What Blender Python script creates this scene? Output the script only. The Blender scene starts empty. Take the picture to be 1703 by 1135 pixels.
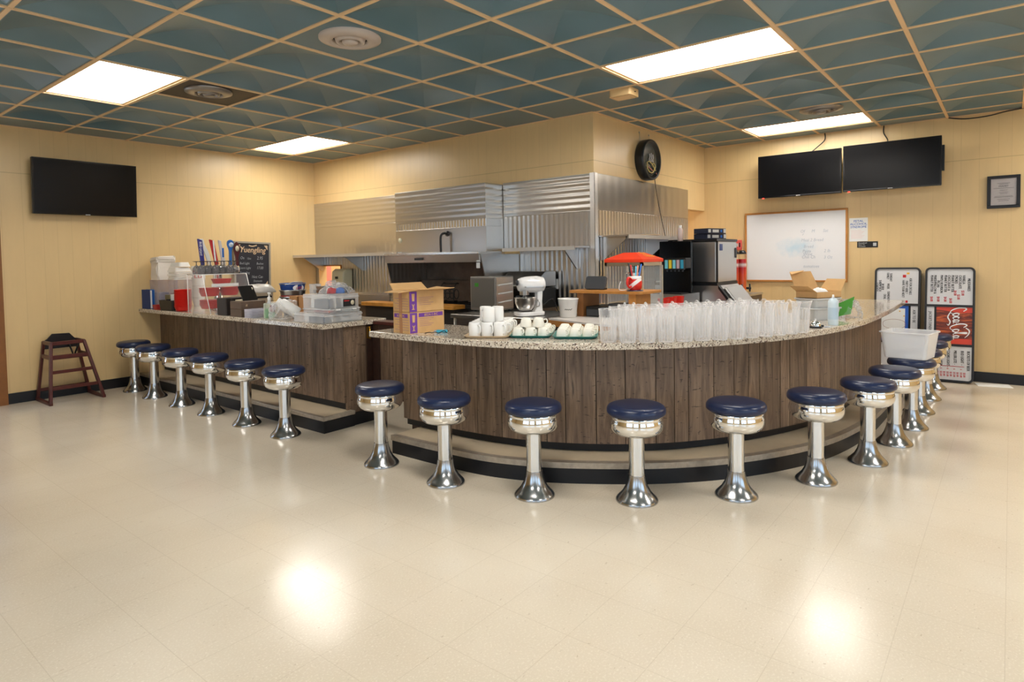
import bpy, bmesh, math, random
from mathutils import Vector, Matrix
PI = math.pi
random.seed(7)
scene = bpy.context.scene
COL = scene.collection

# ---------------------------------------------------------------- colour / materials
def lin(c):
    c = c / 255.0
    return c / 12.92 if c <= 0.04045 else ((c + 0.055) / 1.055) ** 2.4
def rgb(r, g, b): return (lin(r), lin(g), lin(b), 1.0)

def new_mat(name):
    m = bpy.data.materials.new(name); m.use_nodes = True
    nt = m.node_tree
    return m, nt, nt.nodes['Principled BSDF']
def N(nt, typ, **kw):
    n = nt.nodes.new(typ)
    for k, v in kw.items(): setattr(n, k, v)
    return n
def coords(nt, scale=(1, 1, 1), kind='Object', rot=(0, 0, 0)):
    tc = N(nt, 'ShaderNodeTexCoord'); mp = N(nt, 'ShaderNodeMapping')
    mp.inputs['Scale'].default_value = scale; mp.inputs['Rotation'].default_value = rot
    nt.links.new(tc.outputs[kind], mp.inputs['Vector'])
    return mp.outputs['Vector']
def ramp(nt, fac, stops, interp='LINEAR'):
    r = N(nt, 'ShaderNodeValToRGB'); cr = r.color_ramp; cr.interpolation = interp
    while len(cr.elements) < len(stops): cr.elements.new(0.5)
    for e, (p, c) in zip(cr.elements, stops):
        e.position = p
        e.color = c if isinstance(c, tuple) else (c, c, c, 1)
    if fac is not None: nt.links.new(fac, r.inputs['Fac'])
    return r.outputs['Color']
def noise(nt, vec, scale, detail=4, rough=0.55, dist=0.0):
    n = N(nt, 'ShaderNodeTexNoise')
    n.inputs['Scale'].default_value = scale; n.inputs['Detail'].default_value = detail
    n.inputs['Roughness'].default_value = rough; n.inputs['Distortion'].default_value = dist
    if vec is not None: nt.links.new(vec, n.inputs['Vector'])
    return n.outputs['Fac']
def mixc(nt, fac, a, b, mode='MIX'):
    n = N(nt, 'ShaderNodeMix', data_type='RGBA', blend_type=mode)
    for sock, v in ((n.inputs[0], fac), (n.inputs[6], a), (n.inputs[7], b)):
        if hasattr(v, 'is_output'): nt.links.new(v, sock)
        else: sock.default_value = v
    return n.outputs[2]
def bump(nt, h, strength, dist, p):
    b = N(nt, 'ShaderNodeBump'); b.inputs['Strength'].default_value = strength
    b.inputs['Distance'].default_value = dist
    nt.links.new(h, b.inputs['Height']); nt.links.new(b.outputs['Normal'], p.inputs['Normal'])
def M(name, col, rough=0.5, metal=0.0, spec=0.5, var=0.0, vscale=8, coat=0.0, trans=0.0, ior=1.45, emit=0.0, bmp=0.0, bscale=40):
    """plain material with a little procedural variation"""
    m, nt, p = new_mat(name)
    p.inputs['Base Color'].default_value = col; p.inputs['Roughness'].default_value = rough
    p.inputs['Metallic'].default_value = metal; p.inputs['Specular IOR Level'].default_value = spec
    p.inputs['Coat Weight'].default_value = coat
    p.inputs['Transmission Weight'].default_value = trans; p.inputs['IOR'].default_value = ior
    if emit: p.inputs['Emission Color'].default_value = col; p.inputs['Emission Strength'].default_value = emit
    if var or bmp:
        v = coords(nt); f = noise(nt, v, vscale)
        if var:
            d = tuple(c * (1 - var) for c in col[:3]) + (1,); l = tuple(min(1, c * (1 + var)) for c in col[:3]) + (1,)
            nt.links.new(ramp(nt, f, [(0.3, d), (0.7, l)]), p.inputs['Base Color'])
        if bmp:
            bump(nt, noise(nt, v, bscale), bmp, 0.002, p)
    return m

def clear_mat(name, tint, opac, edge, rough=0.05):
    """thin clear / milky plastic: see-through with a glossy milky part that grows at grazing angles"""
    m, nt, p = new_mat(name)
    p.inputs['Base Color'].default_value = tint; p.inputs['Roughness'].default_value = rough
    p.inputs['Specular IOR Level'].default_value = 0.6
    tr = N(nt, 'ShaderNodeBsdfTransparent'); mx = N(nt, 'ShaderNodeMixShader')
    lw = N(nt, 'ShaderNodeLayerWeight'); lw.inputs['Blend'].default_value = 0.35
    mr = N(nt, 'ShaderNodeMapRange'); mr.inputs['To Min'].default_value = opac; mr.inputs['To Max'].default_value = edge
    nt.links.new(lw.outputs['Facing'], mr.inputs['Value']); nt.links.new(mr.outputs['Result'], mx.inputs['Fac'])
    nt.links.new(tr.outputs[0], mx.inputs[1]); nt.links.new(p.outputs[0], mx.inputs[2])
    out = [n for n in nt.nodes if n.type == 'OUTPUT_MATERIAL'][0]
    nt.links.new(mx.outputs[0], out.inputs['Surface'])
    return m

def wall_mat(name, axis, col=(0.78, 0.56, 0.275, 1)):
    m, nt, p = new_mat(name)
    tc = N(nt, 'ShaderNodeTexCoord'); sx = N(nt, 'ShaderNodeSeparateXYZ')
    nt.links.new(tc.outputs['Object'], sx.inputs[0])
    d = N(nt, 'ShaderNodeMath', operation='DIVIDE'); d.inputs[1].default_value = 1.2192
    nt.links.new(sx.outputs[axis], d.inputs[0])
    fr = N(nt, 'ShaderNodeMath', operation='FRACT'); nt.links.new(d.outputs[0], fr.inputs[0])
    stops = []
    for g in (0.0, 0.085, 0.21, 0.333, 0.39, 0.53, 0.667, 0.765, 0.87):
        stops += [(g, 0.0), (g + 0.0032, 1.0)]
    groove = ramp(nt, fr.outputs[0], stops, 'CONSTANT')
    z = N(nt, 'ShaderNodeMath', operation='SUBTRACT'); z.inputs[1].default_value = 2.285
    nt.links.new(sx.outputs['Z'], z.inputs[0])
    za = N(nt, 'ShaderNodeMath', operation='ABSOLUTE'); nt.links.new(z.outputs[0], za.inputs[0])
    zl = N(nt, 'ShaderNodeMath', operation='GREATER_THAN'); zl.inputs[1].default_value = 0.003
    nt.links.new(za.outputs[0], zl.inputs[0])
    mul = N(nt, 'ShaderNodeMath', operation='MULTIPLY'); nt.links.new(groove, mul.inputs[0]); nt.links.new(zl.outputs[0], mul.inputs[1])
    mp = N(nt, 'ShaderNodeMapping'); mp.inputs['Scale'].default_value = (6, 6, 1.2); nt.links.new(tc.outputs['Object'], mp.inputs['Vector'])
    f = noise(nt, mp.outputs[0], 2.0)
    base = ramp(nt, f, [(0.3, tuple(c * 0.95 for c in col[:3]) + (1,)), (0.7, col)])
    grooved = mixc(nt, 0.88, base, groove, 'MULTIPLY') if False else base
    inv = N(nt, 'ShaderNodeMath', operation='SUBTRACT'); inv.inputs[0].default_value = 1; nt.links.new(mul.outputs[0], inv.inputs[1])
    sc = N(nt, 'ShaderNodeMath', operation='MULTIPLY'); sc.inputs[1].default_value = 0.13; nt.links.new(inv.outputs[0], sc.inputs[0])
    zi = N(nt, 'ShaderNodeMath', operation='SUBTRACT'); zi.inputs[0].default_value = 1; nt.links.new(zl.outputs[0], zi.inputs[1])
    z3 = N(nt, 'ShaderNodeMath', operation='MULTIPLY_ADD'); z3.inputs[1].default_value = 0.34; nt.links.new(zi.outputs[0], z3.inputs[0]); nt.links.new(sc.outputs[0], z3.inputs[2])
    c = mixc(nt, z3.outputs[0], base, (0.30, 0.2, 0.09, 1))
    nt.links.new(c, p.inputs['Base Color'])
    p.inputs['Roughness'].default_value = 0.33
    bump(nt, mul.outputs[0], 0.45, 0.0018, p)
    return m

def floor_mat():
    m, nt, p = new_mat('vinyl_tile')
    v = coords(nt)
    b1 = ramp(nt, noise(nt, v, 0.9, 3), [(0.35, rgb(217, 203, 181)), (0.65, rgb(228, 216, 196))])
    sp = ramp(nt, noise(nt, v, 120, 3, 0.6), [(0.52, 0.0), (0.72, 0.7)])
    c = mixc(nt, sp, b1, rgb(238, 228, 210))
    vn = coords(nt, (24, 60, 1), rot=(0, 0, 0.6))
    dk = ramp(nt, noise(nt, vn, 1.3, 3, 0.6), [(0.66, 0.0), (0.72, 1.0)])
    d2 = N(nt, 'ShaderNodeMath', operation='MULTIPLY'); d2.inputs[1].default_value = 0.55; nt.links.new(dk, d2.inputs[0])
    c = mixc(nt, d2.outputs[0], c, rgb(176, 156, 130))
    br = N(nt, 'ShaderNodeTexBrick'); br.offset = 0.0; br.squash = 1.0
    for k, val in (('Scale', 1.0), ('Mortar Size', 0.0016), ('Brick Width', 0.305), ('Row Height', 0.305), ('Mortar Smooth', 0.2)):
        br.inputs[k].default_value = val
    br.inputs['Color1'].default_value = (0.0, 0.0, 0.0, 1); br.inputs['Color2'].default_value = (1, 1, 1, 1)
    br.inputs['Mortar'].default_value = (0.5, 0.5, 0.5, 1)
    nt.links.new(v, br.inputs['Vector'])
    tv = N(nt, 'ShaderNodeMath', operation='MULTIPLY'); tv.inputs[1].default_value = 0.04
    sb = N(nt, 'ShaderNodeSeparateColor'); nt.links.new(br.outputs['Color'], sb.inputs[0]); nt.links.new(sb.outputs[0], tv.inputs[0])
    c = mixc(nt, tv.outputs[0], c, rgb(204, 184, 154))
    mf = N(nt, 'ShaderNodeMath', operation='MULTIPLY'); mf.inputs[1].default_value = 0.22; nt.links.new(br.outputs['Fac'], mf.inputs[0])
    c = mixc(nt, mf.outputs[0], c, rgb(168, 148, 120))
    nt.links.new(c, p.inputs['Base Color'])
    r = ramp(nt, noise(nt, v, 2.2, 5), [(0.3, 0.13), (0.75, 0.24)])
    nt.links.new(r, p.inputs['Roughness'])
    p.inputs['Specular IOR Level'].default_value = 0.55
    bump(nt, noise(nt, v, 3.0, 2), 0.06, 0.01, p)
    return m

def granite_mat():
    m, nt, p = new_mat('granite')
    v = coords(nt)
    vo = N(nt, 'ShaderNodeTexVoronoi'); vo.inputs['Scale'].default_value = 150; nt.links.new(v, vo.inputs['Vector'])
    s = N(nt, 'ShaderNodeSeparateColor'); nt.links.new(vo.outputs['Color'], s.inputs[0])
    c = ramp(nt, s.outputs[0], [(0.0, rgb(200, 186, 166)), (0.25, rgb(222, 212, 196)), (0.5, rgb(176, 160, 142)), (0.6, rgb(232, 224, 212)), (0.74, rgb(66, 54, 50)), (0.88, rgb(130, 106, 98))], 'CONSTANT')
    f = ramp(nt, noise(nt, v, 60, 4, 0.6), [(0.45, 0.0), (0.62, .85)])
    c = mixc(nt, f, c, rgb(208, 195, 175))
    nt.links.new(c, p.inputs['Base Color'])
    p.inputs['Roughness'].default_value = 0.09
    return m

def plank_mat(name, c0, c1, c2, axis='Z', rough=0.45):
    m, nt, p = new_mat(name)
    sc = {'Z': (17, 17, 1.5), 'X': (1.8, 26, 26), 'Y': (26, 1.8, 26)}[axis]
    geo = N(nt, 'ShaderNodeNewGeometry')
    tc = N(nt, 'ShaderNodeTexCoord')
    off = N(nt, 'ShaderNodeVectorMath', operation='SCALE'); off.inputs[3].default_value = 9.0
    cmb = N(nt, 'ShaderNodeCombineXYZ')
    for i in range(3): nt.links.new(geo.outputs['Random Per Island'], cmb.inputs[i])
    nt.links.new(cmb.outputs[0], off.inputs[0])
    add = N(nt, 'ShaderNodeVectorMath', operation='ADD'); nt.links.new(tc.outputs['Object'], add.inputs[0]); nt.links.new(off.outputs[0], add.inputs[1])
    mp = N(nt, 'ShaderNodeMapping'); mp.inputs['Scale'].default_value = sc; nt.links.new(add.outputs[0], mp.inputs['Vector'])
    f = noise(nt, mp.outputs[0], 1.3, 7, 0.62, 1.4)
    c = ramp(nt, f, [(0.28, c0), (0.47, c1), (0.63, c2), (0.8, c1)])
    isl = ramp(nt, geo.outputs['Random Per Island'], [(0, 0.82), (1, 1.12)])
    c = mixc(nt, 1.0, c, isl, 'MULTIPLY')
    mp2 = N(nt, 'ShaderNodeMapping'); mp2.inputs['Scale'].default_value = tuple(x * 0.5 for x in sc); nt.links.new(add.outputs[0], mp2.inputs['Vector'])
    kn = ramp(nt, noise(nt, mp2.outputs[0], 3.5, 3, 0.5, 0.6), [(0.66, 0.0), (0.73, 0.75)])
    c = mixc(nt, kn, c, tuple(x * 0.45 for x in c0[:3]) + (1,))
    mp3 = N(nt, 'ShaderNodeMapping'); mp3.inputs['Scale'].default_value = (22, 22, 85) if axis == 'Z' else sc; nt.links.new(add.outputs[0], mp3.inputs['Vector'])
    gz = ramp(nt, noise(nt, mp3.outputs[0], 1.0, 2, 0.5, 0.3), [(0.665, 0.0), (0.70, 0.8)])
    c = mixc(nt, gz, c, tuple(x * 0.35 for x in c0[:3]) + (1,))
    nt.links.new(c, p.inputs['Base Color'])
    p.inputs['Roughness'].default_value = rough
    hh = N(nt, 'ShaderNodeMath', operation='SUBTRACT'); nt.links.new(f, hh.inputs[0]); nt.links.new(gz, hh.inputs[1])
    bump(nt, hh.outputs[0], 0.4, 0.004, p)
    return m

def steel_mat(name, axis, freq, amp, base=0.60, rough=0.28, tint=(1.0, 0.97, 0.93)):
    """stainless sheet; a shallow rolled wave along one axis gives the banded reflections"""
    m, nt, p = new_mat(name)
    p.inputs['Metallic'].default_value = 1.0
    v = coords(nt)
    sc = {'X': (2, 60, 60), 'Y': (60, 2, 60), 'Z': (60, 60, 2)}
    mp = N(nt, 'ShaderNodeMapping'); mp.inputs['Scale'].default_value = (1, 1, 160); nt.links.new(v, mp.inputs['Vector'])
    br = noise(nt, mp.outputs[0], 3, 4)
    nt.links.new(ramp(nt, br, [(0.3, tuple(base * 0.99 * t for t in tint) + (1,)), (0.7, tuple(base * t for t in tint) + (1,))]), p.inputs['Base Color'])
    nt.links.new(ramp(nt, br, [(0.3, rough * 0.98), (0.7, rough * 1.02)]), p.inputs['Roughness'])
    if freq:
        s = N(nt, 'ShaderNodeSeparateXYZ'); nt.links.new(v, s.inputs[0])
        mu = N(nt, 'ShaderNodeMath', operation='MULTIPLY'); mu.inputs[1].default_value = freq * 2 * PI; nt.links.new(s.outputs[axis], mu.inputs[0])
        si = N(nt, 'ShaderNodeMath', operation='SINE'); nt.links.new(mu.outputs[0], si.inputs[0])
        bump(nt, si.outputs[0], 1.0, amp, p)
    return m

def tile_mat():
    m, nt, p = new_mat('ceiling_tile_metal')
    v = coords(nt)
    nt.links.new(ramp(nt, noise(nt, v, 1.2, 3), [(0.3, rgb(88, 115, 123)), (0.7, rgb(102, 131, 143))]), p.inputs['Base Color'])
    p.inputs['Roughness'].default_value = 0.34; p.inputs['Specular IOR Level'].default_value = 0.6
    ck = N(nt, 'ShaderNodeTexChecker'); ck.inputs['Scale'].default_value = 80
    nt.links.new(v, ck.inputs['Vector'])
    bump(nt, ck.outputs['Fac'], 0.10, 0.001, p)
    return m

WHITE = M('white_ceramic', rgb(238, 236, 232), 0.22, spec=0.5, var=0.01)
CREAM = M('cream_ceramic', rgb(240, 235, 222), 0.25, var=0.01)
NAVY = M('navy_vinyl', rgb(32, 43, 74), 0.28, spec=0.5, bmp=0.06, bscale=160)
CHROME = M('chrome', (0.86, 0.87, 0.88, 1), 0.05, metal=1)
SPUN = M('spun_metal', (0.46, 0.46, 0.46, 1), 0.2, metal=1, bmp=0.03)
POLE = M('polished_pole', (0.74, 0.74, 0.73, 1), 0.15, metal=1)
BLACKP = M('black_plastic', rgb(22, 22, 24), 0.35, var=0.05)
BLACKR = M('black_rubber_base', rgb(20, 21, 26), 0.42, var=0.1)
SCREEN = M('screen_glass', rgb(10, 10, 12), 0.22, spec=0.28)
GRAPH = M('graphite_plastic', rgb(62, 64, 68), 0.45)
GREY = M('grey_plastic', rgb(150, 150, 150), 0.4)
LGREY = M('light_grey_plastic', rgb(196, 197, 196), 0.35)
PAPER = M('white_paper', rgb(236, 236, 234), 0.7, var=0.02)
INK = M('black_ink', rgb(25, 25, 28), 0.6)
REDINK = M('red_ink', rgb(196, 34, 40), 0.6)
BLUEINK = M('blue_ink', rgb(38, 104, 190), 0.6)
WHITEINK = M('white_ink', rgb(240, 240, 240), 0.6)
GOLDINK = M('gold_ink', rgb(236, 180, 60), 0.6)
TANINK = M('tan_ink', rgb(206, 176, 140), 0.7)
CHALK = M('chalk_writing', rgb(158, 160, 164), 0.9)
RED = M('red_plastic', rgb(222, 44, 34), 0.3, var=0.04)
REDENAM = M('red_orange_enamel', rgb(232, 62, 30), 0.4)
CARD = M('corrugated_cardboard', rgb(208, 166, 112), 0.75, var=0.05, vscale=18)
KRAFT = M('kraft_carton', rgb(176, 128, 82), 0.75, var=0.06, vscale=20)
TAPE = M('packing_tape', rgb(176, 122, 70), 0.3)
PURPLE = M('purple_print', rgb(112, 62, 150), 0.7)
OAK = M('honey_oak', rgb(214, 148, 64), 0.4, var=0.14, vscale=14)
OAKTRIM = M('oak_trim', rgb(190, 128, 62), 0.4, var=0.1, vscale=20)
LAMW = M('white_laminate', rgb(228, 222, 216), 0.25)
MAHOG = M('mahogany_stain', rgb(82, 34, 28), 0.35, var=0.2, vscale=16)
DARKW = M('dark_stained_wood', rgb(58, 38, 30), 0.4, var=0.2, vscale=16)
BRASS = M('brass', rgb(214, 176, 92), 0.25, metal=1)
CASTIRON = M('cast_iron', rgb(42, 40, 38), 0.55)
SOOT = M('sooty_steel', rgb(108, 94, 82), 0.45, metal=0.6, var=0.35, vscale=5)
GRIDP = M('grid_paint', rgb(232, 196, 150), 0.45, var=0.03)
GALV = M('galvanised_metal', (0.5, 0.52, 0.55, 1), 0.3, metal=1, var=0.1)
BEERBLUE = M('blue_bucket_print', rgb(34, 72, 150), 0.35, var=0.1)
TEAL = M('teal_tray', rgb(40, 122, 116), 0.35)
TEALIN = M('pale_green_tray', rgb(150, 206, 190), 0.35)
TANTRAY = M('tan_tray', rgb(222, 198, 162), 0.4)
CREAMP = M('cream_plastic', rgb(226, 214, 182), 0.4)
OLIVEP = M('beige_dispenser_plastic', rgb(204, 198, 168), 0.35)
PINKW = M('pink_paint', rgb(232, 150, 138), 0.6)
YELLOWW = M('pale_yellow_paint', rgb(240, 214, 150), 0.6)
SKYBLUE = M('pale_blue_enamel', rgb(206, 220, 228), 0.3)
GREENLEAF = M('green_plastic', rgb(70, 150, 50), 0.5)
CYANP = M('cyan_plastic', rgb(70, 178, 206), 0.4)
CLOTH = M('white_cotton', rgb(228, 220, 210), 0.9, bmp=0.4, bscale=30)
FOAM = M('white_foam', rgb(238, 234, 226), 0.6, var=0.02)
CONCTREAD = M('beige_tread_tile', rgb(204, 186, 158), 0.35, var=0.06)
NOSING = M('grey_metal_nosing', rgb(176, 164, 148), 0.35, metal=0.4, var=0.15, vscale=30)
ACRYL = clear_mat('clear_acrylic', (0.95, 0.95, 0.95, 1), 0.02, 0.16)
PITCH = clear_mat('clear_pitcher_plastic', (0.93, 0.91, 0.90, 1), 0.15, 0.7, 0.06)
MILKY = clear_mat('milky_polypropylene', (0.88, 0.88, 0.88, 1), 0.26, 0.6, 0.2)
TUBM = clear_mat('translucent_tub', (0.92, 0.92, 0.93, 1), 0.38, 0.75, 0.3)
SMOKE = clear_mat('smoky_clear_bin', (0.70, 0.62, 0.66, 1), 0.2, 0.55, 0.12)
LILAC = clear_mat('clear_lids', (0.82, 0.80, 0.92, 1), 0.5, 0.85, 0.1)
GLASSM = clear_mat('clear_glass', (0.85, 0.88, 0.87, 1), 0.04, 0.3, 0.03)
BAGM = clear_mat('crinkled_clear_bag', (0.9, 0.9, 0.92, 1), 0.1, 0.6, 0.12)
STEEL = steel_mat('stainless_plain', 'Z', 0, 0)
STEELH = steel_mat('stainless_horizontal_roll', 'Z', 17, 0.0011)
STEELVY = steel_mat('stainless_vertical_ribs_a', 'Y', 17, 0.0024)
STEELVX = steel_mat('stainless_vertical_ribs_b', 'X', 17, 0.0024)
BROWNPLANK = plank_mat('rustic_brown_planks', rgb(86, 68, 54), rgb(116, 94, 76), rgb(142, 118, 96))
GRANITE = granite_mat()
WALLX = wall_mat('panelling_paint_a', 'X'); WALLY = wall_mat('panelling_paint_b', 'Y')
TILE = tile_mat(); FLOORM = floor_mat()
LAMP = M('lit_diffuser', (1, 0.957, 0.885, 1), 0.5, emit=10.0)

# ---------------------------------------------------------------- mesh helper
class MB:
    def __init__(s): s.v = []; s.f = []; s.smooth = []; s.mi = []; s.cur = 0
    def add(s, verts, faces, smooth=False):
        o = len(s.v); s.v += [tuple(p) for p in verts]
        for f in faces: s.f.append([i + o for i in f]); s.smooth.append(smooth); s.mi.append(s.cur)
        return s
    def box(s, a, b):
        (x0, y0, z0), (x1, y1, z1) = a, b
        v = [(x0, y0, z0), (x1, y0, z0), (x1, y1, z0), (x0, y1, z0), (x0, y0, z1), (x1, y0, z1), (x1, y1, z1), (x0, y1, z1)]
        return s.add(v, [(0, 3, 2, 1), (4, 5, 6, 7), (0, 1, 5, 4), (1, 2, 6, 5), (2, 3, 7, 6), (3, 0, 4, 7)])
    def cbox(s, c, d):
        return s.box(tuple(c[i] - d[i] / 2 for i in range(3)), tuple(c[i] + d[i] / 2 for i in range(3)))
    def prism(s, pts, z0, z1, axis='Z'):
        """polygon (ccw in its plane) extruded along an axis"""
        n = len(pts)
        def P(p, h): return {'Z': (p[0], p[1], h), 'Y': (p[0], h, p[1]), 'X': (h, p[0], p[1])}[axis]
        v = [P(p, z0) for p in pts] + [P(p, z1) for p in pts]
        f = [tuple(range(n - 1, -1, -1)), tuple(range(n, 2 * n))] + [(i, (i + 1) % n, n + (i + 1) % n, n + i) for i in range(n)]
        return s.add(v, f)
    def rrect(s, c, d, r, z0, z1, axis='Z', seg=5):
        return s.prism(rr(c, d, r, seg), z0, z1, axis)
    def lathe(s, prof, seg=32, c=(0, 0, 0), smooth=True, sx=1, sy=1, wave=0, nw=0):
        n = len(prof); v = []
        for k in range(seg):
            a = 2 * PI * k / seg
            for r, z in prof:
                rr_ = r * (1 + wave * math.cos(nw * a)) if nw else r
                v.append((c[0] + rr_ * math.cos(a) * sx, c[1] + rr_ * math.sin(a) * sy, c[2] + z))
        f = []
        for k in range(seg):
            k2 = (k + 1) % seg
            for i in range(n - 1): f.append((k * n + i, k2 * n + i, k2 * n + i + 1, k * n + i + 1))
        s.add(v, f, smooth)
        if prof[0][0] > 1e-6: s.add([v[k * n] for k in range(seg)], [tuple(range(seg - 1, -1, -1))]) if s.capb else None
        if prof[-1][0] > 1e-6 and s.capt: s.add([v[k * n + n - 1] for k in range(seg)], [tuple(range(seg))])
        return s
    capb = True; capt = True
    def tube(s, pts, r, seg=8, closed=False, cap=True):
        P = [Vector(p) for p in pts]; n = len(P); rad = r if isinstance(r, (list, tuple)) else [r] * n
        v = []; prev = None
        for i in range(n):
            if closed: t = P[(i + 1) % n] - P[i - 1]
            else: t = P[min(i + 1, n - 1)] - P[max(i - 1, 0)]
            t = t.normalized() if t.length > 1e-9 else Vector((0, 0, 1))
            if prev is None:
                u = t.orthogonal().normalized()
            else:
                u = prev - t * prev.dot(t); u = u.normalized() if u.length > 1e-6 else t.orthogonal().normalized()
            prev = u; w = t.cross(u)
            for k in range(seg):
                a = 2 * PI * k / seg; v.append(P[i] + (u * math.cos(a) + w * math.sin(a)) * rad[i])
        f = []; m = n if closed else n - 1
        for i in range(m):
            j = (i + 1) % n
            for k in range(seg):
                k2 = (k + 1) % seg; f.append((i * seg + k, i * seg + k2, j * seg + k2, j * seg + k))
        if cap and not closed: f += [tuple(range(seg - 1, -1, -1)), tuple((n - 1) * seg + k for k in range(seg))]
        return s.add(v, f, True)
    def bar(s, a, b, w, h, up=(0, 0, 1)):
        a = Vector(a); b = Vector(b); t = (b - a).normalized(); u = Vector(up)
        if abs(t.dot(u)) > 0.98: u = Vector((1, 0, 0))
        x = t.cross(u).normalized(); y = x.cross(t).normalized()
        v = []
        for p in (a, b):
            for sx, sy in ((-1, -1), (1, -1), (1, 1), (-1, 1)): v.append(p + x * sx * w / 2 + y * sy * h / 2)
        return s.add(v, [(0, 1, 2, 3), (7, 6, 5, 4), (0, 4, 5, 1), (1, 5, 6, 2), (2, 6, 7, 3), (3, 7, 4, 0)])
    def ribbon(s, pts2, w, t=0.0006, plane='XZ', y=0.0):
        """flat pen stroke of varying width in the x-z plane, facing -y"""
        n = len(pts2); v = []
        ws = w if isinstance(w, (list, tuple)) else [w] * n
        for i in range(n):
            a = Vector(pts2[max(i - 1, 0)]); b = Vector(pts2[min(i + 1, n - 1)]); d = (b - a)
            d = d.normalized() if d.length > 1e-9 else Vector((1, 0)); nn = Vector((-d.y, d.x)) * ws[i] / 2
            p = Vector(pts2[i])
            v += [(p.x + nn.x, y, p.y + nn.y), (p.x - nn.x, y, p.y - nn.y)]
        return s.add(v, [(2 * i, 2 * i + 1, 2 * i + 3, 2 * i + 2) for i in range(n - 1)])
    def xf(s, mtx, start=0):
        for i in range(start, len(s.v)): s.v[i] = tuple(mtx @ Vector(s.v[i]))
        return s

def rr(c, d, r, seg=5):
    pts = []
    for (sx, sy, a0) in ((1, -1, -PI / 2), (1, 1, 0), (-1, 1, PI / 2), (-1, -1, PI)):
        for k in range(seg + 1):
            a = a0 + PI / 2 * k / seg
            pts.append((c[0] + sx * (d[0] / 2 - r) + r * math.cos(a), c[1] + sy * (d[1] / 2 - r) + r * math.sin(a)))
    return pts

def obj(name, mb, mat, parent=None, loc=None, rot=None, bev=0.0, bseg=2, subs=0):
    me = bpy.data.meshes.new(name)
    me.from_pydata(mb.v, [], mb.f); me.validate()
    mats = mat if isinstance(mat, (list, tuple)) else [mat]
    for mm in mats: me.materials.append(mm)
    bm = bmesh.new(); bm.from_mesh(me)
    bmesh.ops.recalc_face_normals(bm, faces=bm.faces)
    bm.to_mesh(me); bm.free()
    if len(me.polygons) == len(mb.smooth):
        me.polygons.foreach_set('use_smooth', mb.smooth)
        me.polygons.foreach_set('material_index', mb.mi)
    o = bpy.data.objects.new(name, me); COL.objects.link(o)
    if parent: o.parent = parent
    if loc: o.location = loc
    if rot: o.rotation_euler = rot
    if bev:
        b = o.modifiers.new('bevel', 'BEVEL'); b.width = bev; b.segments = bseg; b.limit_method = 'ANGLE'; b.angle_limit = 0.7
        b.harden_normals = False
    if subs:
        q = o.modifiers.new('subd', 'SUBSURF'); q.levels = subs; q.render_levels = subs
    return o
def tag(o, label, cat, group=None):
    o['label'] = label; o['category'] = cat
    if group: o['group'] = group
    return o
def thing(name, label, cat, loc=(0, 0, 0), rz=0.0, group=None, rx=0.0):
    o = bpy.data.objects.new(name, None); COL.objects.link(o)
    o.empty_display_size = 0.05; o.location = loc; o.rotation_euler = (rx, 0, rz)
    return tag(o, label, cat, group)
def struct(name, mb, mat, parent=None):
    o = obj(name, mb, mat, parent)
    if not parent: o['kind'] = 'structure'
    return o
def dup(root, loc, rz=None, label=None, group=None):
    def cp(o, par):
        c = o.copy(); COL.objects.link(c)
        if par: c.parent = par
        for ch in o.children: cp(ch, c)
        return c
    r = cp(root, None); r.location = loc
    if rz is not None: r.rotation_euler = (r.rotation_euler[0], r.rotation_euler[1], rz)
    if label: r['label'] = label
    if group: r['group'] = group
    return r

# lettering: flat text meshes facing -y (x right, z up)
def text_into(mb, txt, x, z, size, y=0.0, align='CENTER', sx=1.0, shear=0.0, down=False, bold=0.012):
    if bold:
        for d in (-bold, bold): text_into(mb, txt, x + (0 if down else d * size), z + (d * size if down else 0), size, y - (0.00004 if d > 0 else 0), align, sx, shear, down, 0)
        return mb
    cu = bpy.data.curves.new('t', 'FONT'); cu.body = txt; cu.size = size; cu.align_x = align; cu.shear = shear
    cu.resolution_u = 2
    to = bpy.data.objects.new('t', cu); COL.objects.link(to)
    bpy.context.view_layer.update()
    me = bpy.data.meshes.new_from_object(to)
    vs = []
    for v in me.vertices:
        tx, ty = v.co.x * sx, v.co.y
        vs.append((x + ty, y, z - tx) if down else (x + tx, y, z + ty))
    mb.add(vs, [tuple(p.vertices) for p in me.polygons])
    bpy.data.objects.remove(to); bpy.data.curves.remove(cu); bpy.data.meshes.remove(me)
    return mb
def crom(P, n=8, closed=False):
    out = []; m = len(P)
    for i in range(m - 1 if not closed else m):
        p0 = P[max(i - 1, 0)] if not closed else P[i - 1]; p1 = P[i]; p2 = P[(i + 1) % m]
        p3 = P[min(i + 2, m - 1)] if not closed else P[(i + 2) % m]
        for k in range(n):
            t = k / n
            out.append(tuple(0.5 * (2 * b + (c - a) * t + (2 * a - 5 * b + 4 * c - d) * t * t + (3 * b - a - 3 * c + d) * t ** 3) for a, b, c, d in zip(p0, p1, p2, p3)))
    if not closed: out.append(tuple(P[-1]))
    return out
def resample(P, step):
    d = [0]
    for a, b in zip(P, P[1:]): d.append(d[-1] + math.dist(a, b))
    n = max(2, round(d[-1] / step)); out = []; j = 0
    for k in range(n + 1):
        t = d[-1] * k / n
        while j < len(d) - 2 and d[j + 1] < t: j += 1
        u = (t - d[j]) / max(1e-9, d[j + 1] - d[j])
        out.append(tuple(a + (b - a) * u for a, b in zip(P[j], P[j + 1])))
    return out
def offs(P, d):
    out = []
    for i in range(len(P)):
        a = P[max(i - 1, 0)]; b = P[min(i + 1, len(P) - 1)]; t = Vector((b[0] - a[0], b[1] - a[1])).normalized()
        out.append((P[i][0] - t.y * d, P[i][1] + t.x * d))
    return out
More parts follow.
